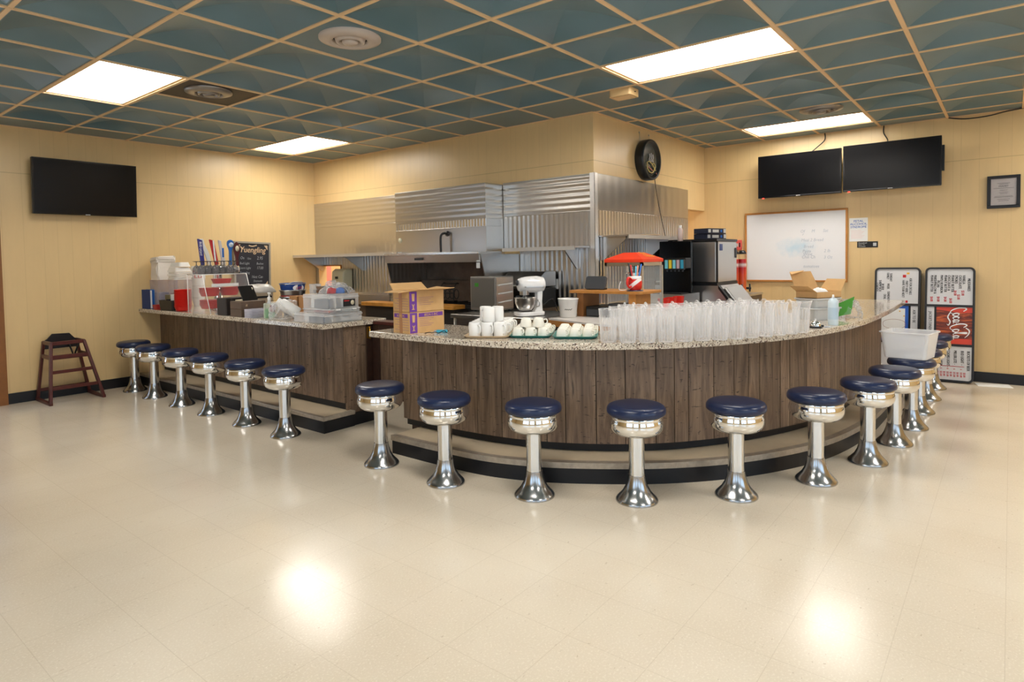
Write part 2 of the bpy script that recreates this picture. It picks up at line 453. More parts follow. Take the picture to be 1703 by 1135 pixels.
# ---------------------------------------------------------------- camera, world
S = 0.61; GX = -3.6436; GY = -4.8651; CH = 2.744
XH = 5.25; YL = 7.69; YR = 3.127; XR = 8.04; XB = -2.6; YB = -3.2
def gx(i): return (i - GX) * S
def gy(j): return (-j - GY) * S
def make_camera():
    f, yaw, p, r = 1041.76, 0.6786, -0.0396, -0.0174
    F = Vector((math.cos(p) * math.cos(yaw), math.cos(p) * math.sin(yaw), math.sin(p)))
    rt = Vector((math.sin(yaw), -math.cos(yaw), 0)); up = rt.cross(F)
    R = rt * math.cos(r) + up * math.sin(r); U = up * math.cos(r) - rt * math.sin(r)
    cam = bpy.data.cameras.new('camera'); o = bpy.data.objects.new('camera', cam); COL.objects.link(o)
    m = Matrix((R, U, -F)).transposed().to_4x4(); m.translation = Vector((0, 0, 1.3506)); o.matrix_world = m
    cam.sensor_width = 36; cam.lens = f / 1703 * 36
    cam.shift_x = 10.19 / 1703; cam.shift_y = -95.34 / 1703
    cam.clip_start = 0.02; scene.camera = o
make_camera()
w = bpy.data.worlds.new('daylight'); scene.world = w; w.use_nodes = True
bg = w.node_tree.nodes['Background']; bg.inputs[0].default_value = (0.62, 0.80, 1.0, 1); bg.inputs[1].default_value = 1.5
scene.view_settings.view_transform = 'Standard'; scene.view_settings.look = 'None'
scene.view_settings.exposure = 0.72; scene.view_settings.gamma = 1.0
scene.cycles.transparent_max_bounces = 32
scene.cycles.max_bounces = 10

# ---------------------------------------------------------------- shell
def holed(axis, lo, hi, t0, t1, z1, holes):
    """wall along X or Y from lo..hi, thickness t0..t1, with rectangular holes (a,b,za,zb)"""
    mb = MB()
    def bx(a, b, za, zb):
        if b - a < 1e-4 or zb - za < 1e-4: return
        if axis == 'X': mb.box((a, t0, za), (b, t1, zb))
        else: mb.box((t0, a, za), (t1, b, zb))
    cur = lo
    for a, b, za, zb in sorted(holes):
        bx(cur, a, 0, z1); bx(a, b, 0, za); bx(a, b, zb, z1); cur = b
    bx(cur, hi, 0, z1)
    return mb
ZW = 2.95
struct('floor', MB().box((XB - .15, YB - .15, -0.1), (XR + .15, YL + .15, 0.0)), FLOORM)
struct('wall_left', holed('X', XB - .15, XR + .15, YL, YL + .13, ZW, [(0.66, 1.58, 0.0, 2.06)]), WALLX)
struct('wall_right', MB().box((XR, YB - .15, 0), (XR + .13, YL, ZW)), WALLY)
struct('wall_kitchen', holed('Y', YR, YL, XH, XH + .12, ZW, [(7.12, 7.62, 0.93, 1.292)]), WALLY)
struct('wall_corridor', holed('X', XH + .12, XR, YR, YR + .12, ZW, [(7.49, XR, 0.0, 1.93)]), WALLX)
struct('wall_rear', holed('Y', YB, YL, XB - .13, XB, ZW, [(-2.6, -0.1, 0.5, 2.35), (0.4, 2.9, 0.5, 2.35)]), WALLY)
struct('wall_front', holed('X', XB - .13, XR, YB - .13, YB, ZW, [(-2.0, 0.9, 0.5, 2.35), (1.4, 4.3, 0.5, 2.35)]), WALLX)
# back room plain ceiling and pink casing seen through the hatch
struct('ceiling_back_room', MB().box((XH + .12, YR + .12, CH), (XR, YL, CH + .08)), YELLOWW)
struct('trim_hatch_casing', MB().box((5.37, YL - .035, 0), (5.475, YL, 2.05)), PINKW)
# window frames in the walls behind the photographer, bright outside
def window(n, axis, t, a, b, za, zb):
    mb = MB(); d = .05
    def bx(a0, b0, z0, z1):
        if axis == 'X': mb.box((a0, t - d, z0), (b0, t + d * .4, z1))
        else: mb.box((t - d, a0, z0), (t + d * .4, b0, z1))
    bx(a, a + d, za, zb); bx(b - d, b, za, zb); bx(a, b, za, za + d); bx(a, b, zb - d, zb); bx((a + b) / 2 - d / 2, (a + b) / 2 + d / 2, za, zb)
    struct('window_%d' % n, mb, DARKW)
k = 1
for a, b in ((-2.6, -0.1), (0.4, 2.9)): window(k, 'Y', XB - .03, a, b, .5, 2.35); k += 1
for a, b in ((-2.0, .9), (1.4, 4.3)): window(k, 'X', YB - .03, a, b, .5, 2.35); k += 1
# glazed entrance door in the left wall, its oak casing just inside the frame edge
mb = MB(); mb.box((1.575, YL - .035, 0), (1.676, YL + .13, 2.15)); mb.box((0.565, YL - .035, 0), (0.665, YL + .13, 2.15)); mb.box((0.665, YL - .035, 2.05), (1.575, YL + .13, 2.15))
struct('trim_1', mb, M('dark_oak_casing', rgb(140, 88, 42), .4, var=.1, vscale=16))
mb = MB()
for a, b in (((0.67, YL + .04, 0.01), (0.77, YL + .085, 2.05)), ((1.47, YL + .04, 0.01), (1.57, YL + .085, 2.05)), ((0.77, YL + .04, 0.01), (1.47, YL + .085, 0.25)), ((0.77, YL + .04, 1.9), (1.47, YL + .085, 2.05)), ((0.77, YL + .04, 1.0), (1.47, YL + .085, 1.1))): mb.box(a, b)
d1 = struct('door_1', mb, OAKTRIM)
obj('handle', MB().tube([(0.80, YL + .04, .95), (0.80, YL - .01, .95), (0.80, YL - .01, 1.15), (0.80, YL + .04, 1.15)], .01), BRASS, d1)
# baseboards (black cove base)
def base(n, a, b): struct(n, MB().box(a, b), BLACKR)
base('baseboard_left', (1.676, YL - .012, 0), (3.12, YL, .105)); base('baseboard_right', (XR - .012, YB, 0), (XR, YR, .105))
# ---------------------------------------------------------------- ceiling: pressed vaulted tiles in a tee grid
lights = [(-1, -5), (3, 1), (3, -7), (8, 1), (-1, 1), (-5, 2), (-1, 6), (3, 6), (8, 6)]
skip = set()
for i, j in lights: skip |= {(i, j), (i, j + 1)}
flat = {(0, -1), (0, -4), (7, 2), (4, 0)}
tiles = MB()
def tile(i, j):
    x0, x1 = gx(i), gx(i + 1); y1, y0 = gy(j), gy(j + 1)
    cx, cy, h = (x0 + x1) / 2, (y0 + y1) / 2, S / 2
    cut = (y0 < YL < y1) or (x0 < XR < x1) or (x0 < XH < x1 and y1 > YR) or (y0 < YR < y1 and x1 > XH)
    if (i, j) in flat or cut:
        tiles.add([(x0, y0, CH), (x1, y0, CH), (x1, y1, CH), (x0, y1, CH)], [(0, 3, 2, 1)]); return
    e = h - 0.022
    tiles.add([(cx - h, cy - h, CH), (cx + h, cy - h, CH), (cx + h, cy + h, CH), (cx - h, cy + h, CH), (cx - e, cy - e, CH), (cx + e, cy - e, CH), (cx + e, cy + e, CH), (cx - e, cy + e, CH)],
              [(0, 4, 5, 1), (1, 5, 6, 2), (2, 6, 7, 3), (3, 7, 4, 0)])
    H = 0.06; nt_, ns = 6, 4
    for q in range(4):
        c, s_ = (1, 0, -1, 0)[q], (0, 1, 0, -1)[q]
        v = []; f = []
        for a in range(nt_ + 1):
            t = a / nt_
            for b in range(ns + 1):
                u = (2 * b / ns - 1) * t
                v.append((cx + e * (c * t - s_ * u), cy + e * (s_ * t + c * u), CH + H * (1 - t ** 2)))
        for a in range(nt_):
            for b in range(ns):
                k0 = a * (ns + 1) + b; f.append((k0, k0 + ns + 1, k0 + ns + 2, k0 + 1))
        tiles.add(v, f, True)
i0, i1 = -9, 10; j0, j1 = -8, 10
for i in range(i0, i1):
    for j in range(j0, j1):
        if (i, j) in skip: continue
        if gx(i) > XH + .05 and gy(j + 1) > YR + .05: continue
        if (i, j) == (0, -4): continue
        tile(i, j)
ceil = struct('ceiling', tiles, TILE)
struct('ceiling_dark_tile', MB().box((gx(0), gy(-3), CH - .001), (gx(1), gy(-4), CH + .02)), M('brown_black_tile', rgb(40, 32, 28), .5))
grid = MB()
for i in range(i0, i1 + 1):
    x = gx(i); ymax = YL if x < XH else YR
    if not XB < x < XR: continue
    grid.box((x - .0125, YB, CH - .007), (x + .0125, ymax, CH + .0015))
for j in range(j0, j1 + 1):
    y = gy(j); xmax = XH if y > YR else XR
    if not YB < y < YL: continue
    cur = XB
    for i, jj in sorted(lights):
        if jj + 1 == j and gx(i) < xmax: grid.box((cur, y - .0125, CH - .0085), (gx(i), y + .0125, CH + .001)); cur = gx(i + 1)
    grid.box((cur, y - .0125, CH - .0085), (xmax, y + .0125, CH + .001))
for a, b in (((XB, YL - .02), (XH, YL)), ((XH - .02, YR), (XH, YL)), ((XH, YR - .02), (XR, YR)), ((XR - .02, YB), (XR, YR))):
    grid.box((a[0], a[1], CH - .006), (b[0], b[1], CH + .002))
struct('trim_ceiling_grid', grid, GRIDP)
# recessed fluorescent troffers
LL = {(-1, -5): 'lit rectangular ceiling panel at the upper left, above the wall television', (3, 1): 'lit long ceiling panel in front of the counter, the largest at the upper right',
      (3, -7): 'lit small ceiling panel near the far left kitchen corner', (8, 1): 'lit long ceiling panel close to the pair of wall screens'}
def light(i, j, extra=''):
    x0, x1, y0, y1 = gx(i), gx(i + 1), gy(j + 2), gy(j)
    cx, cy = (x0 + x1) / 2, (y0 + y1) / 2; hx, hy = S / 2 - .012, S - .012
    t = thing('ceiling_light', LL.get((i, j), 'lit ceiling panel behind or above the photographer, out of the frame'), 'ceiling light', (cx, cy, CH), group='recessed fluorescent panels')
    m_ = MB()
    for a, b in (((-hx, -hy), (hx, -hy + .02)), ((-hx, hy - .02), (hx, hy)), ((-hx, -hy), (-hx + .02, hy)), ((hx - .02, -hy), (hx, hy))):
        m_.box((a[0], a[1], 0.001), (b[0], b[1], .05))
    obj('frame', m_, GRIDP, t)
    obj('diffuser', MB().box((-hx + .02, -hy + .02, .012), (hx - .02, hy - .02, .02)), LAMP, t)
for q, (i, j) in enumerate(lights): light(i, j, '' if q < 4 else ', number %d of that bank' % (q - 3))
t = thing('ceiling_light', 'lit ceiling panel in the back room behind the kitchen wall', 'ceiling light', (6.6, 5.4, CH - .03))
obj('frame', MB().box((-.32, -.63, .0), (.32, .63, .03)), GRIDP, t); obj('diffuser', MB().box((-.3, -.6, -.008), (.3, .6, 0)), LAMP, t)
dup(t, (6.05, 6.95, CH - .03), None, 'added unseen lit panel brightening the back room close to the hatch')  # extra unseen panel, added to brighten the view through the hatch
# round ceiling diffusers
def vent(x, y, label, mat, r=.19):
    t = thing('ceiling_vent', label, 'vent', (x, y, CH), group='round air vents in the ceiling')
    m_ = MB(); m_.lathe([(r, 0.0), (r, -.012), (r * .62, -.03), (r * .56, -.02), (r * .56, 0.0)], 48); obj('outer_ring', m_, mat, t)
    obj('dark_core', MB().lathe([(r * .57, -.0005), (r * .57, -.003), (.001, -.003)], 40), INK, t)
    m_ = MB(); m_.lathe([(r * .5, -.004), (r * .46, -.03), (r * .38, -.034), (r * .36, -.004)], 40); obj('cone', m_, mat, t)
    m_ = MB(); m_.lathe([(.0005, -.004), (r * .26, -.004), (r * .26, -.03), (r * .22, -.04), (.0005, -.042)], 32); obj('cone', m_, mat, t)
VENTM = M('vent_enamel', rgb(196, 182, 170), 0.4); VENTD = M('vent_metal', rgb(150, 146, 142), 0.3, metal=.7)
vent(2.49, 3.22, 'round pale enamel air vent in a blue tile at the top of the ceiling', VENTM)
vent(2.49, 5.05, 'round grey air vent set in a dark brown ceiling tile', VENTD, .178)
vent(6.67, 1.44, 'round air vent beside the far right lit ceiling panel', VENTD)
t = thing('emergency_light', 'beige plastic emergency light box fixed to the ceiling above the kitchen corner', 'emergency light', (4.75, 2.53, CH))
obj('housing', MB().rrect((0, 0), (.20, .16), .02, -.065, -.0005), M('aged_plastic', rgb(214, 180, 128), .45), t, bev=.004)
obj('lens', MB().box((-.075, -.05, -.069), (.075, .05, -.064)), M('yellowed_lens', rgb(228, 196, 146), .3), t)
obj('test_button', MB().lathe([(.008, 0), (.008, -.004), (.001, -.004)], 12, (-.153, 0, 0)).xf(Matrix.Translation((.05, .0, -.03))), BLACKP, t)
for z_ in (0,): t.rotation_euler = (0, 0, PI / 2)
# ---------------------------------------------------------------- counters
ZG0, ZG1 = 0.82, 0.86
def planks(mb, P, t, z0, z1, step=0.135, gap=0.005, thick=.02, seed=3, sub=4):
    """vertical boards of uneven width following a plan curve; t = outward side sign"""
    rnd = random.Random(seed); F = resample(P, 0.012); n = len(F); i = 0; O = offs(F, t * thick)
    while i < n - 1:
        k = min(n - 1, i + int(rnd.choice([.10, .13, .16, .18, .2]) / .012))
        if n - 1 - k < 4: k = n - 1
        ids = list(range(i, k + 1))
        if len(ids) > 2 * sub: ids = [ids[round(a * (len(ids) - 1) / sub)] for a in range(sub + 1)]
        v = []
        for a, q in enumerate(ids):
            f0, o0 = F[q], O[q]
            if a in (0, len(ids) - 1):
                s_ = gap / 2 * (1 if a == 0 else -1); r_ = F[min(q + 1, n - 1)] if a == 0 else F[q - 1]
                dx, dy = (r_[0] - f0[0]), (r_[1] - f0[1]); l = math.hypot(dx, dy); s2 = gap / 2
                f0 = (f0[0] + dx / l * s2, f0[1] + dy / l * s2); o0 = (o0[0] + dx / l * s2, o0[1] + dy / l * s2)
            v += [(f0[0], f0[1], z0), (f0[0], f0[1], z1), (o0[0], o0[1], z0), (o0[0], o0[1], z1)]
        m_ = len(ids); f = []
        for a in range(m_ - 1):
            b = 4 * a; c = b + 4
            f += [(b, c, c + 1, b + 1), (b + 2, b + 3, c + 3, c + 2), (b + 1, c + 1, c + 3, b + 3), (b, b + 2, c + 2, c)]
        e = 4 * (m_ - 1); f += [(0, 1, 3, 2), (e, e + 2, e + 3, e + 1)]
        mb.add(v, f); i = k
    return mb
def strip(P, d0, d1, z0, z1):
    """solid band between two offsets of a plan curve"""
    A = offs(P, d0); B = offs(P, d1); n = len(P); v = []
    for a, b in zip(A, B): v += [(a[0], a[1], z0), (a[0], a[1], z1), (b[0], b[1], z0), (b[0], b[1], z1)]
    f = []
    for a in range(n - 1):
        b = 4 * a; c = b + 4
        f += [(b, c, c + 1, b + 1), (b + 2, b + 3, c + 3, c + 2), (b + 1, c + 1, c + 3, b + 3), (b, b + 2, c + 2, c)]
    e = 4 * (n - 1); f += [(0, 1, 3, 2), (e, e + 2, e + 3, e + 1)]
    return MB().add(v, f)
# -- left straight counter
LF, LE = 3.125, 4.235          # front plank face, open end
t = thing('bar_counter', 'straight brown plank bar counter on the left, running to the left wall', 'counter', (0, 0, 0))
m_ = planks(MB(), [(LF, YL), (LF, LE)], 1, .19, ZG0, seed=5); obj('front_panel', m_, BROWNPLANK, t)
obj('toe_kick', MB().box((LF + .03, LE + .01, .131), (LF + .06, YL, .2)), BLACKR, t)
m_ = planks(MB(), [(LF + .02, LE), (3.36, LE)], 1, .0, ZG0, seed=9); obj('end_panel', m_, BROWNPLANK, t)
obj('end_post', MB().box((3.36, LE - .012, 0), (3.44, LE + .05, ZG0)), DARKW, t)
m_ = MB(); m_.box((3.50, LE + .05, 0.0), (3.52, YL, ZG0)); m_.box((3.2, LE + .06, .60), (3.5, YL, .62)); obj('carcass', m_, DARKW, t)
tag(obj('counter_worktop', MB().box((2.898, 4.19, ZG0), (3.545, YL, ZG1)), GRANITE, bev=.006), 'speckled granite worktop of the straight left counter', 'worktop')
t = thing('foot_step', 'low black edged foot step in front of the left counter', 'step', (0, 0, 0))
obj('riser', MB().box((2.885, 4.185, 0), (3.18, YL, .10)), BLACKR, t)
obj('tread', MB().box((2.91, 4.21, .10), (3.18, YL, .128)), CONCTREAD, t)
m_ = MB(); m_.box((2.872, 4.172, .10), (2.912, YL, .131)); m_.box((2.912, 4.172, .10), (3.18, 4.212, .131)); obj('nosing', m_, NOSING, t, bev=.004)
# side return of the kick base under the counter end
obj('end_base', MB().box((3.18, 4.20, 0), (3.44, 4.222, .10)), BLACKR, t)
# -- curved counter
GP = crom([(2.80, 3.50), (2.80, 3.2), (2.80, 2.92), (2.815, 2.66), (2.87, 2.32), (3.0, 1.98), (3.2, 1.68), (3.43, 1.45), (3.70, 1.26), (4.0, 1.10), (4.32, .975), (4.65, .895), (5.0, .845), (5.45, .815), (6.0, .805), (6.7, .81), (7.5, .83)], 6)
PP = crom([(3.105, 3.50), (3.10, 3.2), (3.095, 2.95), (3.13, 2.6), (3.21, 2.3), (3.37, 1.98), (3.60, 1.69), (3.90, 1.45), (4.26, 1.25), (4.66, 1.09), (5.1, 1.0), (5.6, .96), (6.2, .95), (6.85, .95)], 6)
SP = crom([(2.865, 3.37), (2.87, 2.95), (2.895, 2.57), (2.965, 2.31), (3.07, 2.08), (3.25, 1.80), (3.44, 1.56), (3.70, 1.32), (4.02, 1.11), (4.4, .94), (4.8, .84), (5.3, .78), (6.0, .76), (6.85, .76)], 6)
t = thing('bar_counter', 'large curved brown plank bar counter at the centre and right', 'counter', (0, 0, 0))
planks_mb = planks(MB(), PP, 1, .185, ZG0, seed=11); obj('front_panel', planks_mb, BROWNPLANK, t)
obj('toe_kick', strip(PP, .035, .06, .131, .19), BLACKR, t)
m_ = planks(MB(), [(3.22, 3.50), (3.105, 3.50)], 1, .185, ZG0, seed=2); obj('end_panel', m_, BROWNPLANK, t)
m_ = planks(MB(), [(6.85, .96), (6.85, 1.5)], 1, .0, ZG0, seed=4); obj('end_panel', m_, BROWNPLANK, t)
obj('carcass', strip(PP, .08, .10, .0, ZG0), DARKW, t)
obj('back_panel', strip(PP[6:], .50, .52, .0, ZG0), DARKW, t)
gi = offs(GP, 0.62)
A = resample(GP, .06); B = offs(A, .62)
top = MB(); n = len(A)
v = []
for a, b in zip(A, B): v += [(a[0], a[1], ZG0), (a[0], a[1], ZG1), (b[0], b[1], ZG0), (b[0], b[1], ZG1)]
f = []
for a in range(n - 1):
    b = 4 * a; c = b + 4
    f += [(b, c, c + 1, b + 1), (b + 2, b + 3, c + 3, c + 2), (b + 1, c + 1, c + 3, b + 3), (b, b + 2, c + 2, c)]
e = 4 * (n - 1); f += [(0, 1, 3, 2), (e, e + 2, e + 3, e + 1)]
top.add(v, f)
tag(obj('counter_worktop', top, GRANITE, bev=.005), 'speckled granite worktop of the curved counter', 'worktop')
t = thing('foot_step', 'low curved foot step with black riser around the curved counter', 'step', (0, 0, 0))
obj('riser', strip(SP, 0.012, .30, 0, .095), BLACKR, t)
obj('tread', strip(SP, .045, .31, .095, .127), CONCTREAD, t)
obj('nosing', strip(SP, 0, .046, .095, .130), NOSING, t)
scr = MB(); SR = resample(SP, .62)
for q in SR[1:-1]: scr.cbox((q[0] + .004, q[1], .112), (.014, .006, .006))
# gate between the two counters
t = thing('counter_gate', 'brown plank swing gate with brass hinge between the two counters', 'gate', (3.43, 0, 0))
m_ = MB(); m_.box((-.02, 4.13, .2), (.02, 4.215, .82)); m_.box((-.02, 3.54, .2), (.02, 3.60, .82)); m_.box((-.02, 3.60, .74), (.02, 4.13, .82)); m_.box((-.02, 3.60, .2), (.02, 4.13, .25)); obj('frame', m_, DARKW, t, bev=.003)
m_ = planks(MB(), [(-.012, 4.13), (-.012, 3.60)], 1, .25, .74, seed=8); obj('panel', m_, BROWNPLANK, t)
m_ = MB(); m_.box((-.075, 4.214, .70), (-.045, 4.2215, .80)); m_.tube([(-.045, 4.212, .695), (-.045, 4.212, .805)], .006, 10); obj('hinge', m_, BRASS, t)
obj('top_cap', MB().box((-.03, 3.54, .82), (.10, 4.215, .845)), MAHOG, t)

# ---------------------------------------------------------------- stools
def stool(label, x, y, sc=1.0):
    t = thing('bar_stool', label, 'bar stool', (x, y, 0), random.uniform(0, 6), 'chrome counter stools with navy seats')
    m_ = MB(); m_.lathe([(.116, 0), (.117, .006), (.112, .016), (.098, .03), (.078, .052), (.062, .082), (.052, .115), (.047, .142), (.0465, .146)], 40); obj('base', m_, SPUN, t)
    m_ = MB(); m_.lathe([(.0435, .14), (.0435, .385)], 32); obj('pole', m_, POLE, t)
    m_ = MB(); m_.capt = False
    m_.lathe([(.045, .372), (.094, .373), (.118, .379), (.137, .393), (.1475, .412), (.1505, .432), (.149, .450), (.1455, .462), (.1445, .468), (.1465, .473), (.1465, .480), (.141, .4845), (.03, .4845)], 48); obj('ring', m_, CHROME, t)
    m_ = MB(); m_.lathe([(.140, .4846), (.154, .487), (.160, .494), (.1615, .506), (.159, .519), (.152, .530), (.138, .5375), (.11, .541), (.06, .5425), (.001, .543)], 48); obj('seat', m_, NAVY, t)
    return t
first = stool('chrome stool with navy seat at the left counter, first from the wall', 2.70, 7.33)
ord_ = ['second', 'third', 'fourth', 'fifth', 'sixth']
for o_, y in zip(ord_, (6.80, 6.19, 5.61, 4.99, 4.405)):
    dup(first, (2.685, y, 0), random.uniform(0, 6), 'chrome stool with navy seat at the left counter, %s from the wall' % o_)
pts = [(2.677, 3.247), (2.680, 2.656), (2.833, 2.101), (3.109, 1.60), (3.497, 1.185), (4.005, .887), (4.558, .704), (5.113, .627), (5.65, .583), (6.235, .588), (6.84, .588), (7.42, .588)]
ol = ['first from the gate', 'second from the gate', 'third from the gate', 'fourth from the gate', 'fifth from the gate', 'sixth from the gate', 'seventh from the gate', 'eighth from the gate', 'ninth from the gate, carrying the white tub', 'tenth from the gate, behind the tub', 'eleventh from the gate', 'twelfth and last from the gate']
for (x, y), o_ in zip(pts, ol):
    dup(first, (x, y, 0), random.uniform(0, 6), 'chrome navy topped stool at the curved counter, ' + o_)
# white tub on the ninth stool
t = thing('bus_tub', 'empty translucent white plastic tub resting on a stool seat', 'tub', (5.68, .60, .5435), -0.16)
def taper(mb, lx, ly, h, k, r=.03, t_=.004, z=0):
    o0 = rr((0, 0), (lx * k, ly * k), r, 4); o1 = rr((0, 0), (lx, ly), r, 4); i0_ = rr((0, 0), (lx * k - 2 * t_, ly * k - 2 * t_), r, 4); i1_ = rr((0, 0), (lx - 2 * t_, ly - 2 * t_), r, 4)
    n = len(o0); v = [(p[0], p[1], z) for p in o0] + [(p[0], p[1], z + h) for p in o1] + [(p[0], p[1], z + h) for p in i1_] + [(p[0], p[1], z + t_) for p in i0_]
    f = [tuple(range(n - 1, -1, -1)), tuple(range(3 * n, 4 * n))]
    for b in range(3):
        for i in range(n): f.append((b * n + i, b * n + (i + 1) % n, (b + 1) * n + (i + 1) % n, (b + 1) * n + i))
    return mb.add(v, f)
obj('body', taper(MB(), .30, .325, .195, .86), TUBM, t)
m_ = MB(); q = rr((0, 0), (.31, .335), .035, 5); m_.tube([(p[0], p[1], .195) for p in q], .006, 6, closed=True); obj('rim', m_, TUBM, t)
# ---------------------------------------------------------------- things on the walls (local: x right, z up, front faces -y)
RW = -PI / 2
def slab(w, h, y0, y1, r=0.0):
    mb = MB()
    return mb.rrect((0, 0), (w, h), r, y0, y1, 'Y') if r else mb.box((-w / 2, y0, -h / 2), (w / 2, y1, h / 2))
def rim(mb, w, h, b, y0, y1, cx=0, cz=0):
    mb.box((cx - w / 2, y0, cz - h / 2), (cx + w / 2, y1, cz - h / 2 + b)); mb.box((cx - w / 2, y0, cz + h / 2 - b), (cx + w / 2, y1, cz + h / 2))
    mb.box((cx - w / 2, y0, cz - h / 2 + b), (cx - w / 2 + b, y1, cz + h / 2 - b)); mb.box((cx + w / 2 - b, y0, cz - h / 2 + b), (cx + w / 2, y1, cz + h / 2 - b))
    return mb
def tv(label, loc, rz, w, h, depth, gap, tilt=0.0, led=False, mountx=0.0):
    t = thing('television', label, 'television', loc, rz, rx=0)
    body = slab(w, h, -depth, 0); obj('body', body, BLACKP, t, bev=.006)
    m_ = MB(); rim(m_, w, h, .014, -depth - .004, -depth); obj('bezel', m_, M('gloss_black_bezel', rgb(16, 15, 18), .15), t, bev=.002)
    obj('screen', slab(w - .028, h - .028, -depth - .002, -depth), SCREEN, t)
    m_ = MB(); m_.box((mountx - .1, 0, -.12), (mountx + .1, gap - .012, .12)); m_.box((mountx - .2, 0, -.16), (mountx - .17, .03, .16)); m_.box((mountx + .17, 0, -.10), (mountx + .2, .06, .16)); obj('wall_bracket', m_, BLACKP, t)
    m_ = MB(); m_.box((-.022, -depth - .0055, -h / 2 + .004), (.022, -depth - .004, -h / 2 + .010)); obj('badge', m_, LGREY, t)
    if led:
        m_ = MB(); m_.cbox((-w / 2 + .06, -depth - .004, -h / 2 - .004), (.02, .012, .01)); obj('standby_light', m_, M('red_led', (1, .05, .03, 1), .4, emit=2.0), t)
    t.rotation_euler = (tilt, 0, rz)
    return t
tv('wall television hanging alone above the high chair on the left wall', (2.395, YL - .10, 2.165), 0, .95, .56, .05, .10, tilt=0.05)
tv('left one of the two big black wall screens above the whiteboard', (XR - .15, 1.935, 2.275), RW, .90, .50, .045, .15, led=True)
tv('right and nearer of the two big black wall screens', (XR - .19, 1.01, 2.28), RW, .90, .505, .045, .19, led=True, mountx=.27)
def cable(label, pts, r=.006):
    tag(obj('cable', MB().tube(crom(pts, 6), r, 6), BLACKP), label, 'cable')
cable('black cable running from the ceiling to the left wall screen', [(XR - .02, 1.69, CH - .005), (XR - .03, 1.69, 2.66), (XR - .06, 1.76, 2.585), (XR - .13, 1.80, 2.53)])
cable('black cable running from the ceiling to the right wall screen', [(XR - .02, 1.10, CH - .005), (XR - .03, 1.10, 2.66), (XR - .06, 1.06, 2.58), (XR - .15, 1.05, 2.535)])
cable('loose black cable drooping along the top of the right wall', [(XR - .02, .52, 2.735), (XR - .05, .38, 2.70), (XR - .05, .2, 2.70), (XR - .04, .05, 2.725), (XR - .02, -.1, 2.74)])
# whiteboard
t = thing('whiteboard', 'large wood framed whiteboard with faint erased writing below the wall screens', 'whiteboard', (XR - .004, 2.025, 1.44), RW)
m, nt, p = new_mat('whiteboard_enamel'); v = coords(nt)
mp_ = N(nt, 'ShaderNodeMapping'); mp_.inputs['Location'].default_value = (-.06, 0, .07); mp_.inputs['Scale'].default_value = (3.2, 0, 6.0); nt.links.new(v, mp_.inputs['Vector'])
gr = N(nt, 'ShaderNodeTexGradient', gradient_type='SPHERICAL'); nt.links.new(mp_.outputs[0], gr.inputs[0])
nz = noise(nt, v, 14, 4); mu = N(nt, 'ShaderNodeMath', operation='MULTIPLY'); nt.links.new(gr.outputs['Fac'], mu.inputs[0]); nt.links.new(nz, mu.inputs[1])
nt.links.new(ramp(nt, mu.outputs[0], [(0.1, rgb(238, 238, 240)), (0.5, rgb(206, 226, 238))]), p.inputs['Base Color']); p.inputs['Roughness'].default_value = .2
obj('panel', slab(1.13, .82, -.012, 0), m, t)
m_ = MB(); rim(m_, 1.15, .85, .022, -.022, 0); obj('frame', m_, OAKTRIM, t, bev=.003)
m_ = MB()
for s_, x, z in (('Of      M       Sat', .22, .16), ('r', .10, .125), ('Meal 2 Bread', .20, .055), ('Bread', .16, -.02), ('Pasta', .14, -.075), ('Wine', .15, -.11), ('Chili Ch', .16, -.145), ('tomatoes', .19, -.255), ('2 lb', .36, -.075), ('3 Oz', .37, -.15)): text_into(m_, s_, x, z, .05, -.0135, sx=.9, shear=.2, bold=0)
obj('faint_writing', m_, M('faint_marker', rgb(190, 197, 208), .6), t)
# poster and sticker
t = thing('poster', 'white paper notice with blue heading taped beside the whiteboard', 'poster', (XR - .001, 1.345, 1.612), RW)
obj('sheet', slab(.185, .265, -.002, 0), PAPER, t)
m_ = MB(); text_into(m_, 'FETAL', 0, .085, .036, -.0026); text_into(m_, 'ALCOHOL', 0, .052, .036, -.0026); text_into(m_, 'SYNDROME', 0, .019, .036, -.0026, sx=.85); obj('heading', m_, BLUEINK, t)
m_ = MB()
for k in range(7): m_.box((-.075, -.0026, -.012 - k * .014), (.03 + .04 * ((k * 37) % 10) / 10, -.0022, -.009 - k * .014))
obj('small_print', m_, M('pale_red_print', rgb(236, 196, 190), .7), t)
t = thing('sticker', 'small black rectangular sticker under the paper notice on the wall', 'sticker', (XR - .001, 1.255, 1.442), RW)
obj('backing', slab(.205, .068, -.0022, 0), INK, t)
m_ = MB()
for k, s_ in enumerate(('Download', 'Scan To', 'Connect')): text_into(m_, s_, -.09, .012 - k * .019, .02, -.0028, align='LEFT')
m_.box((.055, -.0028, -.018), (.088, -.0024, .018)); obj('lettering', m_, LGREY, t)
# framed permit
t = thing('framed_certificate', 'black framed permit certificate at the far right of the wall', 'framed certificate', (XR - .004, .063, 1.935), RW)
m_ = MB(); rim(m_, .262, .325, .030, -.022, 0); obj('frame', m_, M('black_frame', rgb(26, 22, 22), .3), t, bev=.003)
obj('paper', slab(.21, .275, -.010, 0), M('certificate_paper', rgb(186, 178, 178), .5), t)
m_ = MB(); text_into(m_, 'PERMIT', 0, .048, .024, -.0115)
for k, (a, z) in enumerate(((.05, .085), (.035, .075), (.08, .035), (.03, .015), (.035, -.005), (.03, -.02), (.07, -.045), (.075, -.055), (.05, -.075), (.04, -.09))): m_.box((-a, -.0115, z), (a, -.0105, z + .003))
obj('lettering', m_, GRAPH, t)
obj('glass', slab(.205, .27, -.0165, -.0155), GLASSM, t)
